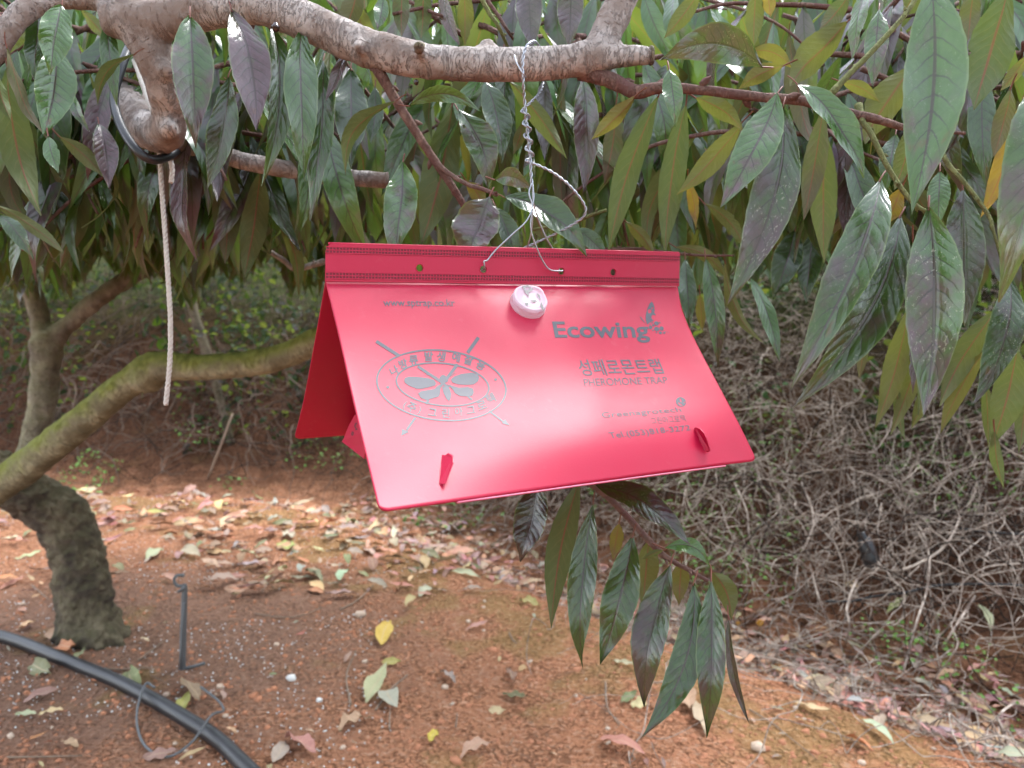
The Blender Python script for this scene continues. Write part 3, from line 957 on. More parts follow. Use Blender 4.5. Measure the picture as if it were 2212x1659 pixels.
 ('G', 905, 20, 865, 445, 165, .80, 'f', .0, .38, 0, 0, .0, 0, b_t3), ('G', 1225, 620, 1180, 900, 75, .64, 'b', .6, .5, 0, .3, .0, 0, b_down),
 ('G', 90, 110, 400, 310, 90, .76, 'b', .0, .5, 0, .45, .22, 10, b_t3), ('G', 1410, 940, 1440, 1255, 70, .62, 'b', .0, .6, 0, .2, .0, 20, b_down),
 ('G', 1620, 900, 1490, 1190, 90, .62, 'b', .05, .5, 0, .35, .0, 0, b_down), ('G', 2190, 900, 2130, 1330, 110, .62, 'b', .05, .5, 0, .3, .0, 0, b_down2),
 # shoot under the trap
 ('H', 260, 60, 148, 548, 235, .665, 'f', .65, .30, .2, .1, .04, 12, b_droop), ('H', 500, 60, 333, 932, 200, .67, 'b', .1, .45, 0, .12, -.05, 0, b_droop),
 ('H', 580, 205, 503, 1195, 195, .60, 'f', .12, .45, .15, 0, -.04, 8, b_droop), ('H', 815, 392, 622, 1158, 245, .59, 'f', .22, .48, .1, 0, .05, 4, b_droop),
 ('H', 560, 60, 1168, 430, 240, .60, 'f', .55, .40, .2, 0, .10, -20, b_droop), ('H', 1005, 466, 1278, 582, 115, .60, 'f', .0, .95, 0, 0, .40, 12, b_droop),
 ('H', 1000, 478, 868, 535, 45, .61, 'b', .0, .6, 0, .3, -.05, 0, b_droop), ('H', 1040, 568, 872, 1412, 250, .585, 'f', .62, .48, .1, .1, -.05, 10, b_droop),
 ('H', 1180, 670, 868, 1585, 215, .565, 'f', .22, .45, .1, 0, .16, -8, b_droop), ('H', 1282, 662, 1262, 1602, 200, .56, 'f', .42, .48, .1, 0, .02, -4, b_droop),
 ('H', 1290, 605, 1402, 890, 150, .64, 'b', .2, .45, 0, .3, .14, 0, b_droop), ('H', 910, 420, 878, 810, 165, .66, 'b', .05, .45, 0, .4, .0, 0, b_droop),
 ('H', 1105, 550, 1090, 800, 130, .66, 'b', .3, .45, 0, .5, .0, 0, b_droop), ('H', 1385, 880, 1512, 1512, 75, .63, 'f', .8, .5, .1, 0, -.06, 30, b_droop),
 ('H', 735, 320, 698, 530, 100, .67, 'b', .3, .45, 0, .7, .0, 0, b_droop), ('H', 1225, 1000, 1168, 1260, 70, .65, 'b', .0, .5, 0, .1, .0, 10, b_droop),
]
hero_n = 0
for k, (v, bx, by, tx, ty, w, d, side, pu, li, sk, ye, bow, roll, br) in enumerate(HERO):
    b = atv(v, bx, by, d)
    t = atv(v, tx, ty, d)
    L = (t - b).length
    rnd = random.Random(k * 13 + 1)
    dz = (-.30 if side == 'f' else .24) * L * rnd.uniform(.5, 1.1)
    t2 = atv(v, tx, ty, d + dz)
    back = (CAMP - b).normalized()
    hint = back + Vector((0, 0, .35 if side == 'f' else -.1))
    W = pxm(v, w, d) * .85
    if side == 'b':
        hint = -back + Vector((0, 0, .2))
    sg = 1 if side == 'f' else -1
    # bow is written as seen in the picture: + is to the right of base->tip looking from the camera
    hole = {41: (.22, .55, .03, .15), 78: (.62, .55, .035, .16)}.get(k)
    place_leaf(br, b, t2, W, hint, (pu, li, sk, ye), roll=R(roll) * sg, bow=-bow * sg * 1.3, arch=rnd.uniform(.0, .07) if side == 'f' else rnd.uniform(.02, .08),
               fold=rnd.uniform(.08, .5), curl=rnd.uniform(-.35, .15), wave=rnd.uniform(.05, .17), twist=rnd.uniform(-.55, .55), seed=k, petiole=.010, hole=hole,
               damage=.2 if rnd.random() < .1 else 0)
    hero_n += 1

# ------------------------------------------------------------------ drooping shoots behind: leaves arranged along twigs
def limit_y(x):
    if x < 690: return 600 + 35 * math.sin(x * .02) + 30 * math.sin(x * .051)
    if x < 1480: return 620
    if x < 1800: return 610
    return 720


TEMPL = [leaf_arrays(1.0, .205, ns=14, nu=4, bow=b_, arch=a_, fold=f_, curl=c_, wave=.09, twist=t_, seed=90 + i, petiole=.06)
         for i, (b_, a_, f_, c_, t_) in enumerate(((.05, .05, .3, -.2, .3), (-.06, .08, .2, -.4, -.3), (.1, .02, .35, .1, .2), (0, .1, .25, -.6, -.4), (-.1, .04, .4, -.1, .5), (.03, .0, .15, .2, 0)))]
TMESH = [mesh_np('leaf', V, Q, U) for V, Q, U in TEMPL]
for me in TMESH:
    me.materials.append(M['leaf'])
LOW = [leaf_arrays(1.0, .205, ns=6, nu=2, bow=b_, arch=a_, fold=.35, curl=c_, wave=.0, twist=t_, seed=30 + i, teeth=0) for i, (b_, a_, c_, t_) in
       enumerate(((.05, .06, -.2, .3), (-.08, .08, -.4, -.4), (.1, .03, .1, .5), (0, .1, -.6, 0)))]


def shoot(rnd, p, d, ln, step, droop=.9, maxn=40):
    """points of a drooping twig and (base, axis, normal, length) of its leaves"""
    pts, leaves = [p.copy()], []
    n = max(3, int(ln / step))
    side = rnd.uniform(0, 6.28)
    for i in range(min(n, maxn)):
        d = (d + Vector((rnd.gauss(0, .10), rnd.gauss(0, .10), rnd.gauss(0, .05) - .07 * droop))).normalized()
        p = p + d * step
        pts.append(p.copy())
        side += 2.4
        ref = Vector((0, 0, 1)) if abs(d.z) < .9 else Vector((1, 0, 0))
        s = d.cross(ref).normalized()
        u = s.cross(d)
        out = s * math.cos(side) + u * math.sin(side) * .5
        axd = (out * rnd.uniform(.25, .75) + d * rnd.uniform(.05, .5) + Vector((rnd.gauss(0, .08), rnd.gauss(0, .08), -rnd.uniform(.75, 1.25)))).normalized()
        nrm = (out * .8 + (CAMP - p).normalized() * .55 + Vector((rnd.gauss(0, .35), rnd.gauss(0, .35), .45)))
        leaves.append((p.copy(), axd, nrm, rnd.uniform(.085, .15)))
    return pts, leaves


def leaf_tint(rnd):
    pu = rnd.choice((.0, .05, .15, .3, .45, .6)) if rnd.random() < .82 else .8
    return (pu, rnd.uniform(.35, .85), rnd.choice((0, 0, .1, .3)), min(1, abs(rnd.gauss(.08, .12)) + (.5 if rnd.random() < .04 else 0)))


def in_frame(x, y, m=60):
    return -m < x < 2212 + m and -m < y < 1659 + m


rnd = random.Random(21)
mid_leaves, twig_mb = [], MB()
for i in range(350):
    x, y, d = rnd.uniform(-200, 2400), rnd.uniform(-190, 330), .76 + .8 * rnd.random() ** 1.4
    if 190 <= i < 300:
        x, y, d = rnd.uniform(-120, 740), rnd.uniform(150, 480), rnd.uniform(.95, 2.0)
    p = at(x, y, d)
    ang = rnd.uniform(0, 6.28)
    pts, lv = shoot(rnd, p, Vector((math.cos(ang), math.sin(ang) * .6, rnd.uniform(-.5, .3))).normalized(), rnd.uniform(.18, .42), rnd.uniform(.018, .028))
    keep = []
    for (b, axd, nrm, L) in lv:
        t = b + axd * L
        px, py, pz = proj(t)
        bx, by, bz = proj(b)
        if pz < .72 or bz < .72 or py > limit_y(px) or by > limit_y(bx) - 60:
            continue
        keep.append((b, axd, nrm, L))
    if len(keep) > 2:
        cutp = [q for q in pts if proj(q)[2] > .7 and proj(q)[1] < limit_y(proj(q)[0]) - 60]
        if len(cutp) > 3:
            twig_mb.tube(cutp, [.0032 - .002 * j / len(cutp) for j in range(len(cutp))], n=5, res=2, jit=.1)
        mid_leaves += keep
twigs = twig_mb.build('twigs', M['bark_twig'], fore)
tag(twigs, kind='stuff')
scored = []
for L_ in mid_leaves:
    b, axd, nrm, L = L_
    x0, y0, z0 = proj(b)
    x1, y1, z1 = proj(b + axd * L)
    vis = in_frame(x0, y0, 0) + in_frame(x1, y1, 0)
    hid = 1.0
    if 700 < (x0 + x1) / 2 < 1460 and min(y0, y1) > 540: hid = .05
    if abs((y0 + y1) / 2 - 110) < 60 and 350 < x0 < 1400: hid *= .4
    scored.append((vis * hid * math.hypot(x1 - x0, y1 - y0) / (z0 ** .5), L_))
scored.sort(key=lambda s: -s[0])
N_SINGLE = max(0, 296 - hero_n)
for j, (sc_, (b, axd, nrm, L)) in enumerate(scored[:N_SINGLE]):
    o = link('leaf', TMESH[j % len(TMESH)], None, twigs)
    o.matrix_basis = Matrix.Translation(b) @ frame(axd, nrm).to_4x4() @ Matrix.Scale(L, 4)
    o.color = leaf_tint(rnd)


def leaf_mass(name, leaves, templates, parent, mat='leaf_mass', rnd=rnd, tint=leaf_tint):
    VV, QQ, UU, CC, off = [], [], [], [], 0
    for (b, axd, nrm, L) in leaves:
        V, Q, U = templates[rnd.randrange(len(templates))]
        m = np.array(frame(axd, nrm)) * L
        VV.append(V @ m.T + np.array(b))
        QQ.append(Q + off)
        UU.append(U)
        CC.append(np.tile(np.array(tint(rnd), dtype=np.float32), (len(V), 1)))
        off += len(V)
    me = mesh_np(name, np.concatenate(VV), np.concatenate(QQ), np.concatenate(UU), np.concatenate(CC))
    o = link(name, me, M[mat], parent)
    return tag(o, kind='stuff')


leaf_mass('foliage', [s[1] for s in scored[N_SINGLE:]], [leaf_arrays(1.0, .205, ns=9, nu=4, bow=b_, arch=a_, fold=.3, curl=c_, wave=.08, twist=t_, seed=60 + i, teeth=0)
          for i, (b_, a_, c_, t_) in enumerate(((.05, .06, -.2, .3), (-.08, .08, -.4, -.4), (.1, .03, .1, .5), (0, .1, -.6, 0)))], fore)

# ------------------------------------------------------------------ the old mossy tree, left
def gpath(pts):
    return [at(p[0], p[1], p[3]) for p in pts], [p[2] * p[3] / FPX for p in pts]


base = ground_at(190, 1372)
BD = proj(base)[2]
old = empty('peach_tree', base, 'gnarled mossy peach tree with bent dark trunk beside the black pipe', 'tree')
tk = MB()
P_, R_ = gpath([(200, 1400, 84, BD), (192, 1368, 70, BD), (182, 1300, 57, BD), (172, 1220, 56, BD), (140, 1130, 57, BD), (85, 1080, 52, BD * .99), (20, 1045, 52, BD * .98), (-60, 1000, 50, BD * .97)])
tk.tube(P_, R_, n=18, res=7, jit=.13, seed=11)
for dx, dy in ((60, 18), (-62, 14), (20, 30), (-25, 28)):
    tk.tube([at(190 + dx * .2, 1335, BD), at(190 + dx * .8, 1372 + dy * .3, BD - dy * .003), at(190 + dx * 1.35, 1395 + dy * .4, BD - dy * .004)], [.05, .035, .012], n=8, res=3, jit=.2, seed=dx)
trunk = remeshed(tk, 'trunk', M['bark_old'], old, .007, .016, .36)
mo = MB()
LD = 1.95
P_, R_ = gpath([(-90, 1110, 38, 2.25), (-20, 1062, 40, 2.2), (60, 1005, 41, 2.15), (180, 908, 38, 2.05), (290, 818, 37, 2.0), (340, 792, 38, 1.97), (450, 793, 33, 1.92), (590, 776, 33, 1.87), (690, 735, 33, 1.82),
               (820, 690, 30, 1.8), (960, 650, 26, 1.8), (1090, 600, 20, 1.85)])
mo.tube(P_, [q_ * .88 for q_ in R_], n=16, res=7, jit=.10, seed=14)
P_, R_ = gpath([(318, 800, 30, 2.0), (322, 822, 34, 1.975), (324, 836, 22, 1.96)])
mo.tube(P_, R_, n=9, res=3, jit=.25, seed=3)
moss_limb = remeshed(mo, 'limb', M['bark_moss'], old, .010, .004, .4)
up_ = MB()
P_, R_ = gpath([(0, 1070, 36, 2.42), (45, 1010, 34, 2.42), (78, 930, 33, 2.42), (95, 840, 36, 2.42), (103, 745, 40, 2.42), (112, 715, 34, 2.42)])
up_.tube(P_, [q_ * .8 for q_ in R_], n=14, res=6, jit=.14, seed=15)
P_, R_ = gpath([(95, 740, 30, 2.42), (80, 660, 25, 2.42), (52, 590, 23, 2.42), (30, 540, 22, 2.42), (-30, 450, 20, 2.42)])
up_.tube(P_, [q_ * .8 for q_ in R_], n=12, res=6, jit=.14, seed=16)
P_, R_ = gpath([(112, 735, 28, 2.42), (160, 690, 24, 2.42), (230, 632, 24, 2.42), (330, 572, 23, 2.45), (440, 532, 21, 2.5), (560, 478, 18, 2.55), (700, 400, 15, 2.6)])
up_.tube(P_, [q_ * .8 for q_ in R_], n=12, res=6, jit=.14, seed=17)
remeshed(up_, 'limb', M['bark_grey_moss'], old, .010, .006, .4)


def far_crown(seed, boxes, count, parent, dmin, dmax, name='crown'):
    r = random.Random(seed)
    out = []
    for i in range(count):
        x0, x1, y0, y1 = r.choice(boxes)
        p = at(r.uniform(x0, x1), r.uniform(y0, y1), r.uniform(dmin, dmax))
        a_ = r.uniform(0, 6.28)
        pts, lv = shoot(r, p, Vector((math.cos(a_), math.sin(a_), r.uniform(-.5, .3))).normalized(), r.uniform(.3, .6), .03)
        for L_ in lv:
            t = L_[0] + L_[1] * L_[3]
            x, y, z = proj(t)
            if z > dmin - .15 and y < limit_y(x) + 25 and t.z > terrain(t.x, t.y) + .1:
                out.append(L_)
    return leaf_mass(name, out, LOW, parent, rnd=r, tint=lambda q: (q.choice((0, .05, .1, .2, .4, .6)), q.uniform(.5, 1.1), 0, min(1, abs(q.gauss(.12, .14)))))


far_crown(41, [(-150, 700, -60, 330), (-100, 720, 150, 420), (-100, 720, 200, 430), (-100, 720, 280, 500)], 560, old, 1.6, 2.6)

# two more orchard trees behind
for seed, gx_, gy_, lab, boxes, n_, d0, d1 in (
        (51, .55, 4.6, 'leafy peach tree standing on the bank behind the trap', [(500, 1600, -60, 360)], 380, 1.9, 4.0),
        (52, 2.9, 4.9, 'pale leafy peach tree high on the bank behind the speckled leaves', [(1350, 2500, -60, 400)], 330, 1.8, 4.0),
        (53, -3.4, 5.6, 'distant peach tree closing the gap behind the mossy tree', [(-300, 900, -60, 360)], 330, 3.0, 5.2)):
    p = Vector((gx_, gy_, terrain(gx_, gy_)))
    t_ = empty('peach_tree', p, lab, 'tree')
    mb = MB()
    top = p + Vector((.1, -.3, 1.1))
    mb.tube([p - Vector((0, 0, .1)), p + Vector((.05, -.05, .5)), top], [.09, .07, .06], n=10, res=5, jit=.12, seed=seed)
    for a_ in range(5):
        an = a_ * 1.26 + seed
        mb.tube([top, top + Vector((math.cos(an) * .6, math.sin(an) * .6, .4)), top + Vector((math.cos(an) * 1.3, math.sin(an) * 1.2, .75))], [.05, .035, .012], n=8, res=5, jit=.12, seed=a_)
    mb.build('trunk', M['bark_old'], t_)
    far_crown(seed, boxes, n_, t_, d0, d1)

# ------------------------------------------------------------------ the bank: dry vines, undergrowth, weeds
rv = random.Random(77)


def vines(name, count, xr, qr, lift, rad, mat, label, cat, droop=.3, seglen=.05):
    mb = MB()
    for i in range(count):
        for _ in range(400):
            x = rv.uniform(*xr)
            y = rv.uniform(1.2, 7.5)
            if qr[0] < qdist(x, y) < qr[1] and rv.random() < (2.2 / y) ** 1.1:
                px, py, pz = proj(Vector((x, y, terrain(x, y) + .1)))
                if -150 < px < 2400 and py < 1750: break
        p = Vector((x, y, terrain(x, y) + rv.uniform(.0, lift)))
        d = Vector((rv.gauss(0, 1), rv.gauss(0, 1), rv.gauss(0, .8))).normalized()
        pts = [p.copy()]
        for s in range(rv.randint(8, 22)):
            d = (d + Vector((rv.gauss(0, .27), rv.gauss(0, .27), rv.gauss(0, .27) - droop * .12))).normalized()
            p = p + d * seglen * rv.uniform(.6, 1.3)
            h = terrain(p.x, p.y)
            if p.z < h + .004:
                p.z = h + .004 + rv.uniform(0, .01)
                d.z = abs(d.z) * .5
            if p.z > h + lift * 1.25:
                d.z = -abs(d.z)
            pts.append(p.copy())
        r0 = rv.uniform(*rad)
        mb.tube(pts, [r0 * (1 - .6 * j / len(pts)) for j in range(len(pts))], n=4, res=2, cap=False)
    o = mb.build(name, M[mat])
    return tag(o, label, cat, kind='stuff')


vines('dry_vines', 1500, (-.2, 3.4), (.55, 2.2), .38, (.0008, .0028), 'vine', 'tangle of dry grey-brown vines covering the bank', 'vines')
vines('dry_vines', 750, (-4.2, .3), (.75, 2.4), .6, (.0016, .0042), 'vine_brown', 'thin dead creepers hanging over the far red bank', 'vines')
vines('dark_tendrils', 1000, (-4.2, 3.4), (.6, 2.5), .4, (.0012, .0032), 'vine_dark', 'dark matted tendrils under the dry vines', 'tendrils')
vines('dry_vines', 130, (.35, 1.7), (-.02, .45), .06, (.0012, .0026), 'vine', 'thin straw and dead stems lying in the gully', 'straw')

# single thick stems one can follow
STEMS = [('R', [(870, 480), (930, 700), (1000, 850)], 6, 'pale straight stem leaning down the bank beside the green weeds'),
         ('R', [(1200, 495), (1350, 515), (1480, 480), (1620, 400), (1700, 300), (1750, 180)], 8, 'thick pale curved vine sweeping below the black cap'),
         ('R', [(1190, 500), (1130, 590), (1085, 730), (1100, 830), (1080, 930)], 7, 'kinked brown vine hanging down from the thick curved vine'),
         ('R', [(1500, 290), (1560, 420), (1550, 620), (1490, 810), (1410, 1110)], 6, 'long grey vine falling from the bank into the leaf litter'),
         ('R', [(1830, 660), (1700, 860), (1640, 960)], 6, 'bare brown stem slanting down above the gully'),
         ('R', [(430, 0), (500, 160), (520, 320), (580, 480)], 6, 'straight brown stem rising behind the lowest hanging leaves'),
         ('R', [(820, 0), (880, 150), (885, 300), (860, 450)], 6, 'bent grey vine in the middle of the tangle'),
         ('R', [(2060, 1280), (1990, 1330), (1890, 1440)], 5, 'slim dry stalk in the litter near the picture corner')]
for v, pts, r, lab in STEMS:
    g0 = [gv(v, *p) for p in pts]
    mb = MB()
    pp = []
    for i, p in enumerate(g0):
        d = max(.9, proj(p)[2] * (.885 if 0 < i < len(g0) - 1 else .94))
        pp.append(atv(v, *pts[i], d))
    mb.tube(pp, [pxm(v, r * 1.25 * (1 - .3 * i / len(pp)), 2.3) for i in range(len(pp))], n=7, res=6, jit=.12)
    o = mb.build('dry_stem', M['vine'])
    tag(o, lab, 'stem', 'single dry stems on the bank')


def bank_leaves(count, xr, qr, zr, size, seed, shape):
    r = random.Random(seed)
    out = []
    while len(out) < count:
        x, y = r.uniform(*xr), r.uniform(1.2, 9)
        if not qr[0] < qdist(x, y) < qr[1]: continue
        p = Vector((x, y, terrain(x, y) + r.uniform(*zr)))
        px, py, pz = proj(p)
        if not (-100 < px < 2320 and py < 1750): continue
        if noise.noise(p * 1.6 + Vector((seed, 0, 0))) < shape: continue
        axd = Vector((r.gauss(0, 1), r.gauss(0, 1), r.gauss(-.2, .5))).normalized()
        out.append((p, axd, Vector((r.gauss(0, .5), r.gauss(-.3, .5), 1)), r.uniform(*size)))
    return out


IVY = [leaf_arrays(1.0, .75, ns=4, nu=2, fold=f, arch=a, curl=0, teeth=0, seed=i) for i, (f, a) in enumerate(((.3, .1), (.1, .15), (.4, 0)))]
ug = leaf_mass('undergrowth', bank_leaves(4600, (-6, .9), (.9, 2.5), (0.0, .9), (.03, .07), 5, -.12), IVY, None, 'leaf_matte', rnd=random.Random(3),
               tint=lambda r: (r.choice((0, 0, .3, .7)), r.uniform(.08, .3), 0, abs(r.gauss(.1, .2))))  # low leaf tint paints in the shade of the far bank
tag(ug, 'ivy undergrowth coloured dark for shade, crowding the top of the far bank', 'undergrowth', kind='stuff')
ug2 = leaf_mass('undergrowth', bank_leaves(6000, (.2, 4.4), (1.4, 3.0), (.0, .7), (.025, .06), 6, -.1), IVY, None, 'leaf_matte', rnd=random.Random(4),
                tint=lambda r: (r.choice((0, 0, .1)), r.uniform(.4, .9), 0, abs(r.gauss(.15, .2))))
tag(ug2, 'green creeper leaves on top of the bank behind the dry vines', 'undergrowth', kind='stuff')
def hedge_pts(n, seed):
    r = random.Random(seed)
    out = []
    while len(out) < n:
        p = Vector((r.uniform(-7, 5.5), r.uniform(5.7, 7.6), 0))
        p.z = terrain(p.x, p.y) + r.uniform(0, 1.6)
        if noise.noise(p * Vector((.9, .9, 1.2)).x) < -.25 + max(0, p.z - 2.6) * .25: continue
        out.append((p, Vector((r.gauss(0, .6), r.gauss(-.3, .5), -1)).normalized(), Vector((r.gauss(0, .6), r.gauss(-.8, .4), .7)), r.uniform(.07, .13)))
    return out


hd = leaf_mass('hedge', hedge_pts(8000, 71), LOW + IVY[:1], None, 'leaf_matte', rnd=random.Random(7), tint=lambda r: (r.choice((0, 0, .1)), r.uniform(.08, .32), 0, abs(r.gauss(.12, .15))))  # hedge tint lowered too, deeper shade put into the leaf colour
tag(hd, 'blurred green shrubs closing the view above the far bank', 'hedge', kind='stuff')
rb = random.Random(19)
row = []
for i in range(5200):      # unseen leaf row added behind the photographer to block sky light and reflections
    p = Vector((rb.uniform(-7, 7), rb.uniform(-4.6, -2.6), rb.uniform(.15, 4.3)))
    row.append((p, Vector((rb.gauss(0, .6), rb.gauss(.3, .5), -1)).normalized(), Vector((rb.gauss(0, .6), .8, .6)), rb.uniform(.25, .36)))
tag(leaf_mass('hedge', row, LOW, None, rnd=rb), 'unseen leafy row facing the trap, added to block sky light', 'hedge', kind='stuff')
CLO = [leaf_arrays(1.0, .9, ns=3, nu=2, fold=.2, arch=.1, teeth=0, seed=i) for i in range(2)]
we = leaf_mass('weeds', bank_leaves(3000, (.3, 2.4), (.42, 1.5), (.01, .2), (.009, .018), 8, -.05), CLO, None, 'weed', rnd=random.Random(5))
tag(we, 'tiny bright green weeds growing between the dry vines', 'weeds', kind='stuff')
wb = leaf_mass('weeds', bank_leaves(900, (-3.0, .3), (.4, 1.3), (.0, .05), (.012, .03), 9, .1), CLO, None, 'weed', rnd=random.Random(6))
tag(wb, 'small green weeds along the foot of the far red bank', 'weeds', kind='stuff')

# grey sapling and leaning stick on the far bank
p0 = ground_at(500, 960)
zd = proj(p0)[2]
sap = MB()
P_, R_ = gpath([(500, 962, 9, zd), (480, 880, 9, zd), (448, 765, 11, zd * 1.0), (420, 680, 11, zd), (395, 560, 10, zd), (370, 430, 9, zd)])
sap.tube(P_, R_, n=8, res=5, jit=.1)
tag(sap.build('sapling', M['bark_old']), 'slim grey sapling trunk behind the mossy limb', 'sapling')
a, b = ground_at(450, 1036), ground_at(503, 960)
st = MB()
st.tube([a + Vector((0, 0, .01)), at(478, 960, proj(a)[2] * .99), at(503, 893, proj(a)[2] * 1.0)], [.008, .009, .006], n=7, res=4, jit=.12)
tag(st.build('stick', M['twig_dry']), 'pale dry stick leaning against the far red bank', 'stick')

# ------------------------------------------------------------------ soil clods, pebbles, granules
def lump(seed, k=.35):
    import bmesh
    bm = bmesh.new()
    bmesh.ops.create_icosphere(bm, subdivisions=1, radius=1)
    for v in bm.verts:
        v.co *= 1 + k * noise.noise(v.co * 1.3 + Vector((seed * 3.3, 0, 0)))
    V = np.array([v.co[:] for v in bm.verts])
    Q = np.array([[v.index for v in f.verts] for f in bm.faces])
    bm.free()
    return V, Q


LUMPS = [lump(i) for i in range(6)]


def scatter_lumps(name, pts, sizes, mat, label, cat, seed, flat=.6, smooth_=True):
    r = np.random.default_rng(seed)
    VV, QQ, off = [], [], 0
    for p, s in zip(pts, sizes):
        V, Q = LUMPS[r.integers(len(LUMPS))]
        e = Matrix.Rotation(r.uniform(0, 6.28), 3, 'Z') @ Matrix.Rotation(r.uniform(-.6, .6), 3, 'X')
        sc_ = np.array([r.uniform(.8, 1.3), r.uniform(.7, 1.1), flat * r.uniform(.7, 1.2)]) * s
        VV.append((V * sc_) @ np.array(e).T + np.array(p))
        QQ.append(Q + off)
        off += len(V)
    o = link(name, mesh_np(name, np.concatenate(VV), np.concatenate(QQ), smooth_=smooth_), M[mat])
    return tag(o, label, cat, kind='stuff')


def ground_points(n, seed, cond=None, xr=(-2.6, 2.0), yr=(1.45, 4.6), lift=0.0):
    r = random.Random(seed)
    out = []
    while len(out) < n:
        x, y = r.uniform(*xr), r.uniform(*yr) 
        if r.random() > (1.6 / y) ** 1.2: continue
        z = terrain(x, y)
        px, py, pz = proj(Vector((x, y, z)))
        if not (-60 < px < 2280 and py < 1720): continue
        if cond and not cond(x, y, r): continue
        out.append(Vector((x, y, z + lift)))
    return out


rs = random.Random(9)
pts = ground_points(5200, 1, lambda x, y, r: qdist(x, y) < .15)
scatter_lumps('soil_clods', pts, [abs(rs.gauss(0, .0040)) + .0014 for _ in pts], 'clod', 'small red clods scattered over the bare soil', 'clods', 2)
pts = ground_points(1700, 3, lambda x, y, r: qdist(x, y) < 0 and noise.noise(Vector((x * 2.0, y * 2.0, 4))) + (.3 if x < -.3 else -.5) > .15, lift=.0015)
scatter_lumps('white_granules', pts, [rs.uniform(.0015, .0031) for _ in pts], 'granule', 'white fertiliser granules sprinkled over the soil', 'granules', 4, 1.0)
pts = ground_points(70, 5, lambda x, y, r: qdist(x, y) < .1, lift=.002)
scatter_lumps('pebbles', pts, [rs.uniform(.004, .011) for _ in pts], 'pebble', 'pale pebbles and chips lying in the soil', 'pebbles', 6)

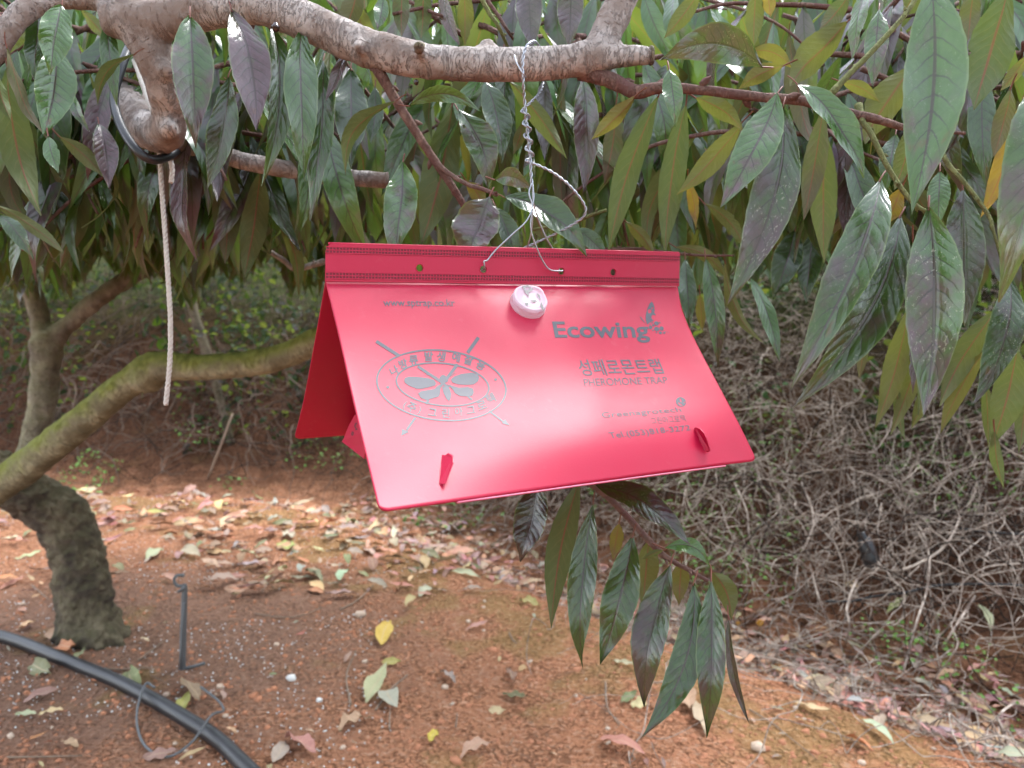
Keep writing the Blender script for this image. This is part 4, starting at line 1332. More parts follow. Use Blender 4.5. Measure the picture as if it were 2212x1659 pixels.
# ------------------------------------------------------------------ fallen leaves
COLS = {'pale': (.42, .44, .30), 'green': (.14, .20, .09), 'dkgreen': (.035, .075, .02), 'yellow': (.62, .46, .06), 'cream': (.66, .52, .30), 'tan': (.50, .31, .19), 'orange': (.50, .20, .08),
        'pink': (.50, .22, .19), 'brown': (.24, .14, .10), 'mauve': (.30, .20, .18), 'ygreen': (.36, .38, .10), 'grey': (.34, .31, .27), 'red': (.45, .07, .06)}
CNAME = {'pale': 'pale green', 'green': 'grey green', 'dkgreen': 'dark green', 'yellow': 'yellow', 'cream': 'cream', 'tan': 'tan', 'orange': 'orange brown', 'pink': 'pink', 'brown': 'brown', 'mauve': 'mauve brown',
         'ygreen': 'yellow green', 'grey': 'grey', 'red': 'red'}
FALL = [  # view, x, y, length px, angle deg (clockwise in the picture), width ratio, colour, where
 ('C', 900, 430, 115, -30, .75, 'pale', 'in open soil right of the dark trunk'), ('C', 1115, 425, 180, 25, .28, 'pale', 'in open soil behind the grey stake'),
 ('C', 70, 595, 170, -25, .28, 'pink', 'at the picture edge beside the dark trunk'), ('C', 165, 430, 170, -15, .22, 'pale', 'left of the dark trunk near its bend'),
 ('C', 160, 850, 120, -15, .55, 'cream', 'between the trunk foot and the black pipe'), ('C', 560, 872, 205, -22, .34, 'ygreen', 'leaning on the foot of the dark trunk'),
 ('C', 385, 912, 260, 8, .24, 'tan', 'curled at the foot of the dark trunk'), ('C', 385, 985, 150, 12, .36, 'orange', 'just above the black pipe below the trunk'),
 ('C', 470, 1025, 90, -40, .5, 'green', 'touching the black pipe below the trunk'), ('C', 245, 1100, 130, 30, .6, 'green', 'below the left stretch of the black pipe'),
 ('C', 790, 1165, 150, 62, .45, 'green', 'against the black pipe near the twigs'), ('C', 240, 1258, 230, -20, .36, 'mauve', 'broad and dry below the black pipe'),
 ('C', 150, 1365, 135, 3, .32, 'pale', 'first of a pair in the lower corner'), ('C', 300, 1362, 160, -3, .26, 'cream', 'second of a pair in the lower corner'),
 ('C', 410, 1540, 115, 20, .3, 'tan', 'near the bottom edge left of the pipe'), ('C', 1110, 1235, 175, 55, .4, 'brown', 'folded below the grey stake'),
 ('C', 1065, 1310, 120, -55, .38, 'ygreen', 'inside the thin tube loop beside the pipe'), ('C', 1390, 630, 175, 4, .28, 'tan', 'alone in soil right of the grey stake'),
 ('C', 1830, 560, 190, 30, .26, 'green', 'half buried in soil below the trap corner'), ('C', 1670, 385, 125, 20, .36, 'ygreen', 'in soil below the left trap corner'),
 ('C', 1690, 322, 90, 60, .6, 'pale', 'standing up below the left trap corner'), ('C', 1745, 1550, 210, 32, .4, 'pink', 'large and flat near the bottom edge'),
 ('C', 1620, 1590, 130, -55, .45, 'pale', 'under the large pink leaf at the bottom'), ('C', 930, 1600, 220, -8, .36, 'mauve', 'under the thin tube loop at the bottom'),
 ('C', 1120, 1600, 170, -18, .2, 'tan', 'beside the pipe at the bottom edge'), ('C', 1090, 240, 190, -8, .24, 'cream', 'in the litter band behind the stake'),
 ('C', 1110, 222, 150, 5, .3, 'red', 'in the litter band behind the stake'), ('C', 890, 192, 190, 2, .2, 'ygreen', 'long and flat in the litter band'),
 ('C', 620, 242, 160, -15, .2, 'pink', 'in the litter beside the trunk bend'), ('C', 770, 246, 70, -5, .4, 'dkgreen', 'small, in soil below the litter band'),
 ('C', 940, 160, 140, 15, .3, 'pink', 'in the middle of the litter band'), ('C', 1330, 240, 150, -30, .4, 'cream', 'at the right end of the litter band'),
 ('M', 560, 650, 100, -30, .45, 'pale', 'in bare soil under the middle of the trap'), ('M', 1160, 712, 125, 20, .28, 'ygreen', 'in bare soil left of the hanging shoot'),
 ('M', 860, 850, 145, -10, .3, 'pink', 'in bare soil in the middle of the ground'), ('M', 322, 905, 125, -65, .45, 'yellow', 'bright, above the long twig in bare soil'),
 ('M', 355, 1055, 115, 2, .42, 'ygreen', 'just below the bright yellow leaf'), ('M', 268, 1212, 225, -55, .36, 'pale', 'large, crossing the long twig'),
 ('M', 358, 1290, 140, 62, .42, 'pale', 'curled beside the large pale leaf'), ('M', 1075, 1265, 155, 22, .38, 'dkgreen', 'glossy, alone in red soil'),
 ('M', 970, 1340, 105, 8, .5, 'cream', 'blunt and dry below the glossy dark leaf'), ('M', 140, 1412, 205, -20, .45, 'tan', 'broad and curled near the bottom edge'),
 ('M', 850, 1580, 205, -22, .34, 'tan', 'half buried at the bottom edge'), ('M', 490, 517, 75, 5, .45, 'green', 'small, in soil under the trap'),
 ('M', 790, 545, 180, 15, .22, 'pale', 'thin, in soil left of the hanging shoot'), ('M', 600, 1497, 65, -50, .5, 'yellow', 'small and squarish near the bottom edge'),
 ('M', 1700, 1562, 290, 22, .34, 'pink', 'large, at the bottom edge under the hanging leaves'), ('M', 1040, 1140, 95, 72, .35, 'brown', 'small and upright in red soil'),
 ('M', 685, 1150, 120, 42, .3, 'grey', 'slim, beside a pebble in red soil'), ('M', 1710, 1058, 140, 10, .26, 'pale', 'behind the tip of a hanging leaf'),
 ('M', 1735, 1270, 100, -25, .4, 'green', 'between two hanging leaf tips'), ('M', 690, 285, 110, 80, .34, 'grey', 'upright at the edge of the soil ridge'),
 ('M', 600, 402, 120, 5, .5, 'mauve', 'crinkled, on the crest of the soil ridge'), ('M', 1800, 1310, 110, 30, .6, 'cream', 'torn, behind the lowest hanging leaf tip'),
 ('R', 715, 1120, 180, 25, .26, 'orange', 'uppermost of the row right of the hanging shoot'), ('R', 805, 1202, 205, 30, .22, 'cream', 'second of the row right of the hanging shoot'),
 ('R', 930, 1212, 270, 25, .24, 'mauve', 'long, at the edge of the litter gully'), ('R', 880, 1330, 240, 22, .22, 'cream', 'curved, on the mossy soil'),
 ('R', 835, 1402, 125, 25, .24, 'pale', 'below the curved cream leaf'), ('R', 1150, 1540, 185, 32, .36, 'orange', 'blunt, on the edge of the gully'),
 ('R', 1260, 1480, 250, 40, .2, 'pale', 'long, lying over straw in the gully'), ('R', 165, 1292, 135, 80, .55, 'tan', 'behind the lowest hanging leaves'),
 ('R', 245, 1390, 200, 78, .28, 'pale', 'just behind the lowest hanging leaf'), ('R', 1380, 722, 160, -35, .2, 'ygreen', 'caught in the vines on the bank'),
 ('R', 1880, 812, 185, 65, .24, 'pale', 'caught upright on the bank'), ('R', 1670, 1162, 115, 60, .6, 'pink', 'oval, below the vines'),
 ('R', 1110, 622, 95, 20, .8, 'tan', 'round, caught on the kinked brown vine'), ('R', 1950, 1500, 190, -40, .7, 'mauve', 'broad, in the gully near the picture edge'),
 ('R', 1690, 1480, 150, 20, .6, 'brown', 'broad, in the gully litter'), ('R', 2050, 1600, 200, 10, .55, 'mauve', 'broad, in the bottom corner'),
 ('R', 1840, 1310, 150, 80, .4, 'brown', 'folded, in the gully litter'), ('R', 620, 930, 150, 20, .5, 'mauve', 'crinkled, in the gully behind the shoot'),
]


def fallen(v, x, y, ln, ang, wr, colr, seed, name='fallen_leaf', parent=None):
    r = random.Random(seed)
    ca, sa = math.cos(R(ang)), math.sin(R(ang))
    a = gv(v, x - ca * ln / 2, y - sa * ln / 2)
    b = gv(v, x + ca * ln / 2, y + sa * ln / 2)
    if (b - a).length > .19:
        m_ = (a + b) / 2
        a, b = m_ + (a - m_).normalized() * .085, m_ + (b - m_).normalized() * .085
        a.z, b.z = terrain(a.x, a.y), terrain(b.x, b.y)
    d = b - a
    L = d.length
    mid = (a + b) / 2
    hump = terrain(mid.x, mid.y) - mid.z
    lift = Vector((0, 0, .006 + max(0, hump)))
    up = Vector((r.gauss(0, .3), r.gauss(-.25, .3), 1))
    o = place_leaf(parent, a + lift, b + lift + Vector((0, 0, r.uniform(0, .012))), min(max(L * .2, L * wr * 1.05), .055), up, (*[c * r.uniform(.85, 1.15) for c in COLS[colr]], r.random()), mat='dry_leaf', name=name,
                   ns=12, nu=4, bow=r.uniform(-.12, .12), arch=r.uniform(.0, .10), fold=r.uniform(.1, .5), curl=r.uniform(-.1, .5), wave=r.uniform(.1, .35), twist=r.uniform(-.6, .6), seed=seed)
    return o


for i, (v, x, y, ln, ang, wr, c_, where) in enumerate(FALL):
    o = fallen(v, x, y, ln, ang, wr, c_, 500 + i)
    tag(o, f'{CNAME[c_]} fallen leaf {where}', 'leaf', 'fallen leaves picked out on the soil')

DRYT = [leaf_arrays(1.0, w_, ns=7, nu=2, bow=.1, arch=a_, fold=f_, curl=c_, wave=.2, twist=t_, teeth=0, seed=i) for i, (w_, a_, f_, c_, t_) in
        enumerate(((.22, .05, .3, .3, .4), (.26, .1, .2, .1, -.5), (.36, .12, .35, .4, .6), (.2, 0, .5, .5, -.8), (.42, .15, .2, .2, .3)))]


def litter(n, seed, cond, size, lift):
    r = random.Random(seed)
    out = []
    for p in ground_points(n, seed, cond, yr=(1.45, 5.2)):
        a_ = r.uniform(0, 6.28)
        out.append((p + Vector((0, 0, r.uniform(.003, lift))), Vector((math.cos(a_), math.sin(a_), r.gauss(0, .12))).normalized(), Vector((r.gauss(0, .35), r.gauss(0, .35), 1)), r.uniform(*size)))
    return out


for k_ in COLS:
    COLS[k_] = tuple(min(.8, q_ * 1.08) for q_ in COLS[k_])


def dry_tint(r):
    c = COLS[r.choice(('tan', 'tan', 'tan', 'pink', 'brown', 'brown', 'mauve', 'mauve', 'cream', 'pale', 'grey', 'orange', 'green'))]
    return (*[k * r.uniform(.7, 1.15) for k in c], r.random())


def gully_tint(r):
    c = COLS[r.choice(('brown', 'mauve', 'brown', 'mauve', 'grey', 'tan', 'tan', 'pink'))]
    return (*[k * r.uniform(.7, 1.2) for k in c], r.random())


# litter band below the far bank, on the ridge
DRY_BIG = [mesh_np('fallen_leaf', *t_) for t_ in DRYT]
for me in DRY_BIG:
    me.materials.append(M['dry_leaf'])
band = litter(400, 61, lambda x, y, r: x < -.15 and y > 2.7 and -1.5 < qdist(x, y) < .25 and r.random() < (1.0 if -.75 < qdist(x, y) else .25), (.06, .13), .03)
band.sort(key=lambda L_: (L_[0] - CAMP).length)
r_ = random.Random(8)
for j, (b, axd, nrm, L) in enumerate(band[:90]):
    o = link('fallen_leaf', DRY_BIG[j % len(DRY_BIG)], None)
    o.matrix_basis = Matrix.Translation(b) @ frame(axd, nrm).to_4x4() @ Matrix.Scale(L, 4)
    o.color = dry_tint(r_)
    tag(o, 'small dry leaf lying in the leaf band before the far bank', 'leaf', 'leaves of the litter band')
lb = leaf_mass('leaf_litter', band[90:], DRYT, None, 'dry_mass', random.Random(12), dry_tint)
tag(lb, 'bright band of fallen leaves before the far red bank', 'leaf litter', kind='stuff')
gul = litter(1500, 62, lambda x, y, r: .02 < qdist(x, y) < .62 and x > -1.0, (.03, .085), .035)
lg = leaf_mass('leaf_litter', gul, DRYT, None, 'dry_mass', random.Random(13), gully_tint)
tag(lg, 'brown curled leaf litter filling the gully below the vines', 'leaf litter', kind='stuff')
few = litter(90, 63, lambda x, y, r: qdist(x, y) < 0, (.015, .05), .006)
lf = leaf_mass('leaf_litter', few, DRYT, None, 'dry_mass', random.Random(14), dry_tint)
tag(lf, 'leaf scraps scattered over the bare red soil', 'leaf litter', kind='stuff')

# twigs lying on the soil
TWIGS = [('C', [(800, 1045), (880, 985), (950, 930)], 6, 'short dry twig left of the grey stake'), ('C', [(500, 1075), (680, 1095), (860, 1085), (880, 1130), (1000, 1185)], 7, 'bent forked twig between pipe and stake'),
         ('C', [(185, 605), (240, 650), (285, 690)], 6, 'pale twig beside the dark trunk'), ('C', [(1520, 640), (1570, 580), (1605, 545)], 5, 'thin twig lying right of the stake'),
         ('C', [(40, 1608), (250, 1605), (480, 1598)], 5, 'long thin twig along the bottom left edge'), ('C', [(1480, 770), (1700, 790), (1870, 735)], 5, 'thin grey twig in the granules'),
         ('M', [(60, 745), (160, 690), (250, 605)], 7, 'stout twig under the trap, by the grey pebble'), ('M', [(265, 1330), (350, 1215), (450, 1125)], 8, 'long twig crossed by the large pale leaf'),
         ('M', [(120, 1300), (95, 1130), (150, 985)], 7, 'curved twig left of the bright yellow leaf'), ('M', [(1600, 1170), (1610, 1310), (1680, 1420)], 7, 'bent twig left of the lowest hanging leaf'),
         ('M', [(1040, 880), (1060, 920), (1085, 945)], 6, 'tiny twig in the middle of the red soil'), ('M', [(730, 1430), (735, 1390), (740, 1350)], 5, 'tiny upright twig in the red soil'),
         ('R', [(520, 1330), (650, 1410), (760, 1500), (900, 1610)], 5, 'long straw stalk over the mossy soil'), ('M', [(345, 1440), (345, 1390), (350, 1320)], 6, 'short twig below the curled pale leaf')]
for v, pts, r, lab in TWIGS:
    mb = MB()
    mb.tube([gv(v, *p) + Vector((0, 0, .005)) for p in pts], [pxm(v, r, 2.0) * (1 - .2 * i) for i in range(len(pts))], n=6, res=5, jit=.15)
    tag(mb.build('twig', M['twig_dry']), lab, 'twig', 'twigs lying on the soil')
peb = [('C', 1695, 1145, 36, 'white angular pebble right of the thin tube loop'), ('C', 968, 1240, 26, 'whitish pebble inside the thin tube loop'), ('C', 1280, 1190, 26, 'yellowish pebble right of the grey stake'),
       ('M', 178, 775, 46, 'grey flat pebble beside the stout twig'), ('C', 1855, 1268, 22, 'round white pebble in open soil'), ('M', 380, 762, 26, 'square red brick chip in the soil'),
       ('R', 570, 1550, 45, 'pale rough stone at the bottom, below mossy soil'), ('M', 668, 1195, 26, 'cream pebble beside the slim grey leaf')]
for i, (v, x, y, r, lab) in enumerate(peb):
    V, Q = LUMPS[i % len(LUMPS)]
    rr = pxm(v, r, 2.0)
    p = gv(v, x, y)
    o = link('pebble', mesh_np('pebble', V * np.array([rr, rr * .9, rr * .65]), Q, smooth_=False), M['clod' if 'brick' in lab else ('granule' if 'white ' in lab else 'pebble')])
    o.location = p + Vector((0, 0, rr * .3))
    tag(o, lab, 'pebble', 'larger pebbles on the soil')
for i, (x, y, r, lab) in enumerate(((580, 812, 27, 'larger of two orange flower heads in the gully litter'), (450, 818, 17, 'smaller orange flower head in the gully litter'))):
    p = gv('R', x, y)
    d = proj(p)[2] * .985
    c = atv('R', x, y, d)
    rr = pxm('R', r, d)
    mb = MB()
    for k in range(18):
        a_ = k * 2.4
        rad = rr * (.35 + .65 * (k / 18))
        dv = Vector((math.cos(a_) * rad, -.4 * rr, math.sin(a_) * rad))
        mb.tube([c, c + dv * .6, c + dv], [rr * .25, rr * .3, rr * .1], n=5, res=2)
    tag(mb.build('flower_head', M['orange']), lab, 'flower', 'orange flower heads')

# ------------------------------------------------------------------ hoses, stake, tube loop, rope, tie
def hose(name, pts, r, mat, label, cat, n=12, lift=.0, res=8, parent=None, group=None):
    mb = MB()
    mb.tube(pts, r, n=n, res=res)
    o = mb.build(name, M[mat], parent)
    if label: tag(o, label, cat, group)
    return o


def onground(v, pts, up):
    return [gv(v, *p) + Vector((0, 0, up)) for p in pts]


pr = .0185
pp = onground('C', [(-220, 880), (-60, 915), (120, 965), (380, 1055), (650, 1170), (850, 1265), (1050, 1380), (1250, 1520), (1400, 1650), (1600, 1850), (1800, 2100)], 0)
pp = [Vector((p.x, p.y, .3 * p.z + pr * .8)) for p in pp]
hose('irrigation_pipe', pp, pr, 'pipe', 'thick black irrigation pipe running across the bottom left corner', 'pipe', 16)
g_ = lambda v, x, y, up: gv(v, x, y) + Vector((0, 0, up))
lp = [g_('C', 1170, 1250, .03), g_('C', 1270, 1310, .02), g_('C', 1300, 1390, .03), g_('C', 1230, 1480, .055), g_('C', 1120, 1575, .03), g_('C', 980, 1612, .008), g_('C', 860, 1560, .006),
      g_('C', 805, 1460, .006), g_('C', 800, 1360, .02), g_('C', 850, 1275, .05), g_('C', 905, 1285, .045)]
hose('thin_tube', lp, .0032, 'grey_plastic', 'thin black drip tube looping round the irrigation pipe', 'tube', 8)
sb = gv('C', 1060, 1085)
sd_ = proj(sb)[2]
stk = empty('irrigation_stake', sb, 'grey plastic irrigation stake standing in the soil beside the pipe', 'stake')
mb = MB()
P_, R_ = path('C', [(1062, 1170, 8, sd_), (1060, 1085, 20, sd_), (1064, 900, 20, sd_), (1072, 640, 18, sd_), (1072, 590, 13, sd_)])
mb.tube(P_, R_, n=8, res=4)
mb.tube([atv('C', 1048, 1080, sd_ - .012), atv('C', 1068, 700, sd_ - .012)], [.004, .0035], n=5, res=3)
mb.build('shaft', M['grey_plastic'], stk)
mb = MB()
P_, R_ = path('C', [(1070, 600, 12, sd_), (1030, 600, 10, sd_), (1012, 565, 9, sd_), (1030, 540, 9, sd_), (1070, 540, 10, sd_)])
mb.tube(P_, R_, n=7, res=4)
P_, R_ = path('C', [(1035, 635, 10, sd_ - .01), (1085, 605, 10, sd_ - .01)])
mb.tube(P_, R_, n=7, res=3)
mb.build('hook', M['grey_plastic'], stk)
mb = MB()
for q in (((1040, 1082), (1120, 1070), (1190, 1050)), ((1040, 1086), (1110, 1095), (1175, 1105))):
    P_, R_ = path('C', [(*p, 9, sd_) for p in q])
    mb.tube(P_, R_, n=6, res=3)
mb.build('foot_prong', M['grey_plastic'], stk)
tl = [gv('R', x, y) for x, y in ((960, 690), (1100, 690), (1250, 660), (1420, 640), (1600, 600), (1850, 590), (2114, 598), (2300, 600))]
tl = [CAMP + (p - CAMP) * .92 for p in tl]
hose('thin_tube', tl, .0042, 'black', 'black drip tube lying across the vines on the bank', 'tube', 7)
tl = [CAMP + (gv('R', x, y) - CAMP) * .91 for x, y in ((1740, 265), (1880, 285), (2114, 300), (2300, 290))]
hose('thin_tube', tl, .0038, 'black', 'short black tube high in the vines at the picture edge', 'tube', 7)
cp = gv('R', 1215, 470)
cd = proj(cp)[2] * .9
mb = MB()
mb.tube([atv('R', 1235, 475, cd), atv('R', 1225, 450, cd), atv('R', 1200, 370, cd + .01), atv('R', 1185, 335, cd + .02), atv('R', 1180, 325, cd + .02), atv('R', 1165, 290, cd + .025)],
        [pxm('R', k, cd) for k in (42, 46, 44, 40, 26, 24)], n=14, res=3)
tag(mb.build('emitter_cap', M['black']), 'black plastic emitter cap half hidden under the dry vines', 'cap')

# rope with braid and its loop round the elbow of the limb
def rope(mb, pts, r, res=14, strands=3, pitch=.014):
    P, _ = resample(pts, r, res)
    for s in range(strands):
        q, ln = [], 0
        for i, p in enumerate(P):
            if i: ln += (P[i] - P[i - 1]).length
            t = (P[min(i + 1, len(P) - 1)] - P[max(i - 1, 0)]).normalized()
            e1 = t.cross(Vector((0, 1, .1))).normalized()
            e2 = t.cross(e1)
            a_ = ln / pitch * 2 * math.pi + s * 2 * math.pi / strands
            q.append(p + (e1 * math.cos(a_) + e2 * math.sin(a_)) * r * .45)
        mb.tube(q, r * .62, n=6, res=1)


rp = empty('rope', at(345, 340, .74), 'off-white braided rope hanging down from the bent limb', 'rope')
mb = MB()
rope(mb, [at(345, 330, .74), at(349, 400, .74), at(355, 480, .74), at(363, 600, .74), at(368, 690, .74), at(367, 780, .74), at(358, 875, .74)], .0024, 22)
mb.build('hanging_end', M['rope'], rp)
mb = MB()
rope(mb, [at(366, 338, .735), at(372, 365, .735), at(370, 395, .735)], .0024, 10)
mb.build('short_end', M['rope'], rp)
mb = MB()
rope(mb, [at(290, 130, .80), at(302, 165, .76), at(316, 205, .745), at(332, 245, .735)], .0026, 12)
mb.build('binding', M['rope'], rp)
hose('rubber_tie', [at(285, 90, .78), at(268, 130, .745), at(247, 205, .735), at(257, 262, .715), at(290, 318, .70), at(330, 345, .705), at(375, 330, .74), at(390, 295, .80), at(345, 215, .83), at(310, 150, .82), at(285, 90, .78)],
     .0042, 'black', 'black rubber hose looped round the bent limb', 'tie', 10)

# ------------------------------------------------------------------ the red delta trap
def spline(pts, n=64):
    """pts: (v, x, y, depth) -> function of v giving a point"""
    vs_ = [p[0] for p in pts]
    P = [at(p[1], p[2], p[3]) for p in pts]

    def f(v):
        v = min(max(v, -0.05), 1.05)
        k = 0
        while k < len(vs_) - 2 and v > vs_[k + 1]: k += 1
        t = (v - vs_[k]) / (vs_[k + 1] - vs_[k])
        p1, p2 = P[k], P[k + 1]
        m1 = (P[k + 1] - P[k - 1]) / (vs_[k + 1] - vs_[k - 1]) if k > 0 else (p2 - p1) / (vs_[k + 1] - vs_[k])
        m2 = (P[k + 2] - P[k]) / (vs_[k + 2] - vs_[k]) if k + 2 < len(P) else (p2 - p1) / (vs_[k + 1] - vs_[k])
        h = vs_[k + 1] - vs_[k]
        return (2 * t ** 3 - 3 * t ** 2 + 1) * p1 + (t ** 3 - 2 * t ** 2 + t) * h * m1 + (-2 * t ** 3 + 3 * t ** 2) * p2 + (t ** 3 - t ** 2) * h * m2
    return f


CL = spline([(0, 703, 607, .533), (.25, 733, 730, .508), (.5, 761, 855, .475), (.75, 790, 980, .441), (1, 820, 1105, .407)])
CR = spline([(0, 1463, 617, .659), (.15, 1474, 670, .651), (.32, 1500, 732, .634), (.62, 1558, 843, .602), (.84, 1601, 925, .582), (1, 1635, 995, .5725)])
NP = (CL(1) - CL(0)).cross(CR(.5) - CL(.5)).normalized()
if NP.dot(CAMP - CL(.5)) < 0: NP = -NP


def panel(u, v):
    u, v = float(u), float(v)
    p = CL(v).lerp(CR(v), u)
    env = max(0.0, math.sin(math.pi * min(max(u, 0), 1))) ** .7
    w = .0032 * math.sin(2 * math.pi * 1.45 * min(max(v, 0), 1.0)) * env * (.45 + .75 * min(max(u, 0), 1))
    w += .0028 * smooth((v - .02) / .13) * (1 - smooth((v - .15) / .3)) * env * min(max(u, 0), 1)
    w += .004 * env * math.sin(math.pi * v) * math.sin(math.pi * u)
    return p + NP * w


def pnormal(u, v):
    e = .004
    du = panel(u + e, v) - panel(u - e, v)
    dv = panel(u, v + e) - panel(u, v - e)
    n = du.cross(dv).normalized()
    return n if n.dot(CAMP - panel(u, v)) > 0 else -n


def uv_of(x, y):
    u, v = (x - 720) / 780, (y - 610) / 440
    for _ in range(12):
        px, py, _z = proj(panel(u, v))
        ex, ey = x - px, y - py
        if abs(ex) + abs(ey) < .02: break
        e = .003
        ax_, ay_, _z = proj(panel(u + e, v))
        bx_, by_, _z = proj(panel(u, v + e))
        a11, a21, a12, a22 = (ax_ - px) / e, (ay_ - py) / e, (bx_ - px) / e, (by_ - py) / e
        dt = a11 * a22 - a12 * a21
        u += (ex * a22 - ey * a12) / dt
        v += (ey * a11 - ex * a21) / dt
    return u, v


def on_panel(x, y, off=.00016):
    u, v = uv_of(x, y)
    return panel(u, v) + pnormal(u, v) * off


trap = empty('insect_trap', (CL(1) + CR(1)) / 2, 'red plastic tent-shaped insect trap hanging by wire from the branch', 'trap')


def sheet(name, fn, nu=110, nv=80, thick=.0009, round_=.02, mat='red', parent=trap, outward=True):
    us = sorted(set(list(np.linspace(0, 1, nu)) + list(np.linspace(0, round_, 8)) + list(np.linspace(1 - round_, 1, 8))))
    V, Q, U = [], [], []
    rv_ = round_ * 1.5
    for u in us:
        e = min(u, 1 - u)
        vm = 1.0
        if e < round_:
            k = (round_ - e) / round_
            vm = 1 - rv_ * (1 - math.sqrt(max(0, 1 - k * k)))
        for j in range(nv + 1):
            v = j / nv * vm
            V.append(fn(u, v)[:])
            U.append((u, v))
    m = nv + 1
    for i in range(len(us) - 1):
        for j in range(nv):
            Q.append((i * m + j, i * m + j + 1, (i + 1) * m + j + 1, (i + 1) * m + j))
    o = link(name, mesh_np(name, V, Q, U), M[mat], parent)
    md = o.modifiers.new('thickness', 'SOLIDIFY')
    md.thickness = thick
    nn = o.data.polygons[len(o.data.polygons) // 2].normal
    md.offset = -1 if nn.dot(NP if outward else -NP) > 0 else 1
    md.use_rim = True
    return o


front = sheet('front_panel', panel)
RL = spline([(0, 702, 607, .536), (.3, 682, 720, .565), (.7, 655, 865, .62), (1, 634, 950, .653)])
RD = RL(1) - RL(0)


def rear(u, v):
    u, v = float(u), float(v)
    a = RL(v)
    off = (CR(0) - CL(0)) * u
    return a + off + Vector((0, .002, 0))


back = sheet('rear_panel', rear, outward=False)

# header strip: two plies welded, four hanging holes
H00, H10 = at(702, 609, .5315), at(1464, 619, .6575)
H01, H11 = at(703, 527, .534), at(1466, 547, .660)


def head(s, t, off=0.0):
    s, t = float(s), float(t)
    p = H00.lerp(H10, s).lerp(H01.lerp(H11, s), t)
    return p + HN * off


HN = (H10 - H00).cross(H01 - H00).normalized()
if HN.dot(CAMP - H00) < 0: HN = -HN
HLEN, HHGT = (H10 - H00).length, (H01 - H00).length


def head_st(x, y):
    s, t = .5, .5
    for _ in range(10):
        px, py, _z = proj(head(s, t))
        e = .003
        ax_, ay_, _z = proj(head(s + e, t))
        bx_, by_, _z = proj(head(s, t + e))
        a11, a21, a12, a22 = (ax_ - px) / e, (ay_ - py) / e, (bx_ - px) / e, (by_ - py) / e
        dt = a11 * a22 - a12 * a21
        ex, ey = x - px, y - py
        s += (ex * a22 - ey * a12) / dt
        t += (ey * a11 - ex * a21) / dt
    return s, t


def curve_fill(loops, extrude=0.0):
    """2D outlines (first outer, others holes) -> V (n,3), faces"""
    cu = bpy.data.curves.new('tmp', 'CURVE')
    cu.dimensions = '2D'
    cu.fill_mode = 'BOTH'
    cu.extrude = extrude
    for lp_ in loops:
        sp = cu.splines.new('POLY')
        sp.points.add(len(lp_) - 1)
        for p, q in zip(sp.points, lp_):
            p.co = (q[0], q[1], 0, 1)
        sp.use_cyclic_u = True
    o = bpy.data.objects.new('tmp', cu)
    COL.objects.link(o)
    dg = bpy.context.evaluated_depsgraph_get()
    me = bpy.data.meshes.new_from_object(o.evaluated_get(dg))
    V = [tuple(v.co) for v in me.vertices]
    F = [tuple(p.vertices) for p in me.polygons]
    bpy.data.objects.remove(o)
    bpy.data.curves.remove(cu)
    bpy.data.meshes.remove(me)
    return V, F


HOLES = [(905, 580), (1042, 583), (1210, 587), (1322, 589)]
hole_st = [head_st(*h) for h in HOLES]
c_ = .006
outer = [(0, 0), (HLEN, 0), (HLEN, HHGT - .001), (HLEN - .001, HHGT), (c_, HHGT), (c_ * .45, HHGT - c_ * .12), (c_ * .12, HHGT - c_ * .45), (0, HHGT - c_)]
outer = [(i / 24 * HLEN, 0) for i in range(24)] + outer[1:]
loops = [outer]
for s, t in hole_st:
    loops.append([(s * HLEN + .0028 * math.cos(a_), t * HHGT + .0028 * math.sin(a_)) for a_ in np.linspace(0, 2 * math.pi, 21)[:-1]])
V, F = curve_fill(loops, .0009)
mb = MB()
mb.add([head(x / HLEN, y / HHGT, z + .001) for x, y, z in V], F)
header = mb.build('header_strip', M['red'], trap, smooth_=False)
for s, t in hole_st:
    ring = MB()
    N_ = 20
    Vv, Ff = [], []
    for k in range(N_):
        a_ = 2 * math.pi * k / N_
        for rr, zz in ((.0027, .0021), (.0031, .00225), (.0034, .00195)):
            Vv.append(head(s + rr * math.cos(a_) / HLEN, t + rr * math.sin(a_) / HHGT, zz))
    for k in range(N_):
        for j in range(2):
            Ff.append((k * 3 + j, k * 3 + j + 1, ((k + 1) % N_) * 3 + j + 1, ((k + 1) % N_) * 3 + j))
    ring.add(Vv, Ff)
    ring.build('hole_rim', M['red'], header)


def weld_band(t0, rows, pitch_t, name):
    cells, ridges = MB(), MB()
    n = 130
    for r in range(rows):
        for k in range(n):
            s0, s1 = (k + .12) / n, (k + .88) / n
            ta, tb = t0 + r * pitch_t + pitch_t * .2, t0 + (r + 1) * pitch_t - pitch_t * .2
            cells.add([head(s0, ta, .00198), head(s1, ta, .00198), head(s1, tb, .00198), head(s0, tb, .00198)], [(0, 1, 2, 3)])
        for k in range(n + 1):
            s = k / n
            if 0.002 < s < .998:
                c0 = head(s, t0 + (r + .5) * pitch_t, .0021)
                ridges.box(c0, (H10 - H00) / n * .13, (H01 - H00) * pitch_t * .36, HN * .00022)
    for r in range(rows + 1):
        for k in range(40):
            c0 = head((k + .5) / 40, t0 + r * pitch_t, .0021)
            ridges.box(c0, (H10 - H00) / 80, (H01 - H00) * pitch_t * .13, HN * .00022)
    a = ridges.build(name, M['red'], header, smooth_=False)
    tag(a, kind='stuff')
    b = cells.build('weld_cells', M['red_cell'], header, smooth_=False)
    tag(b, kind='stuff')


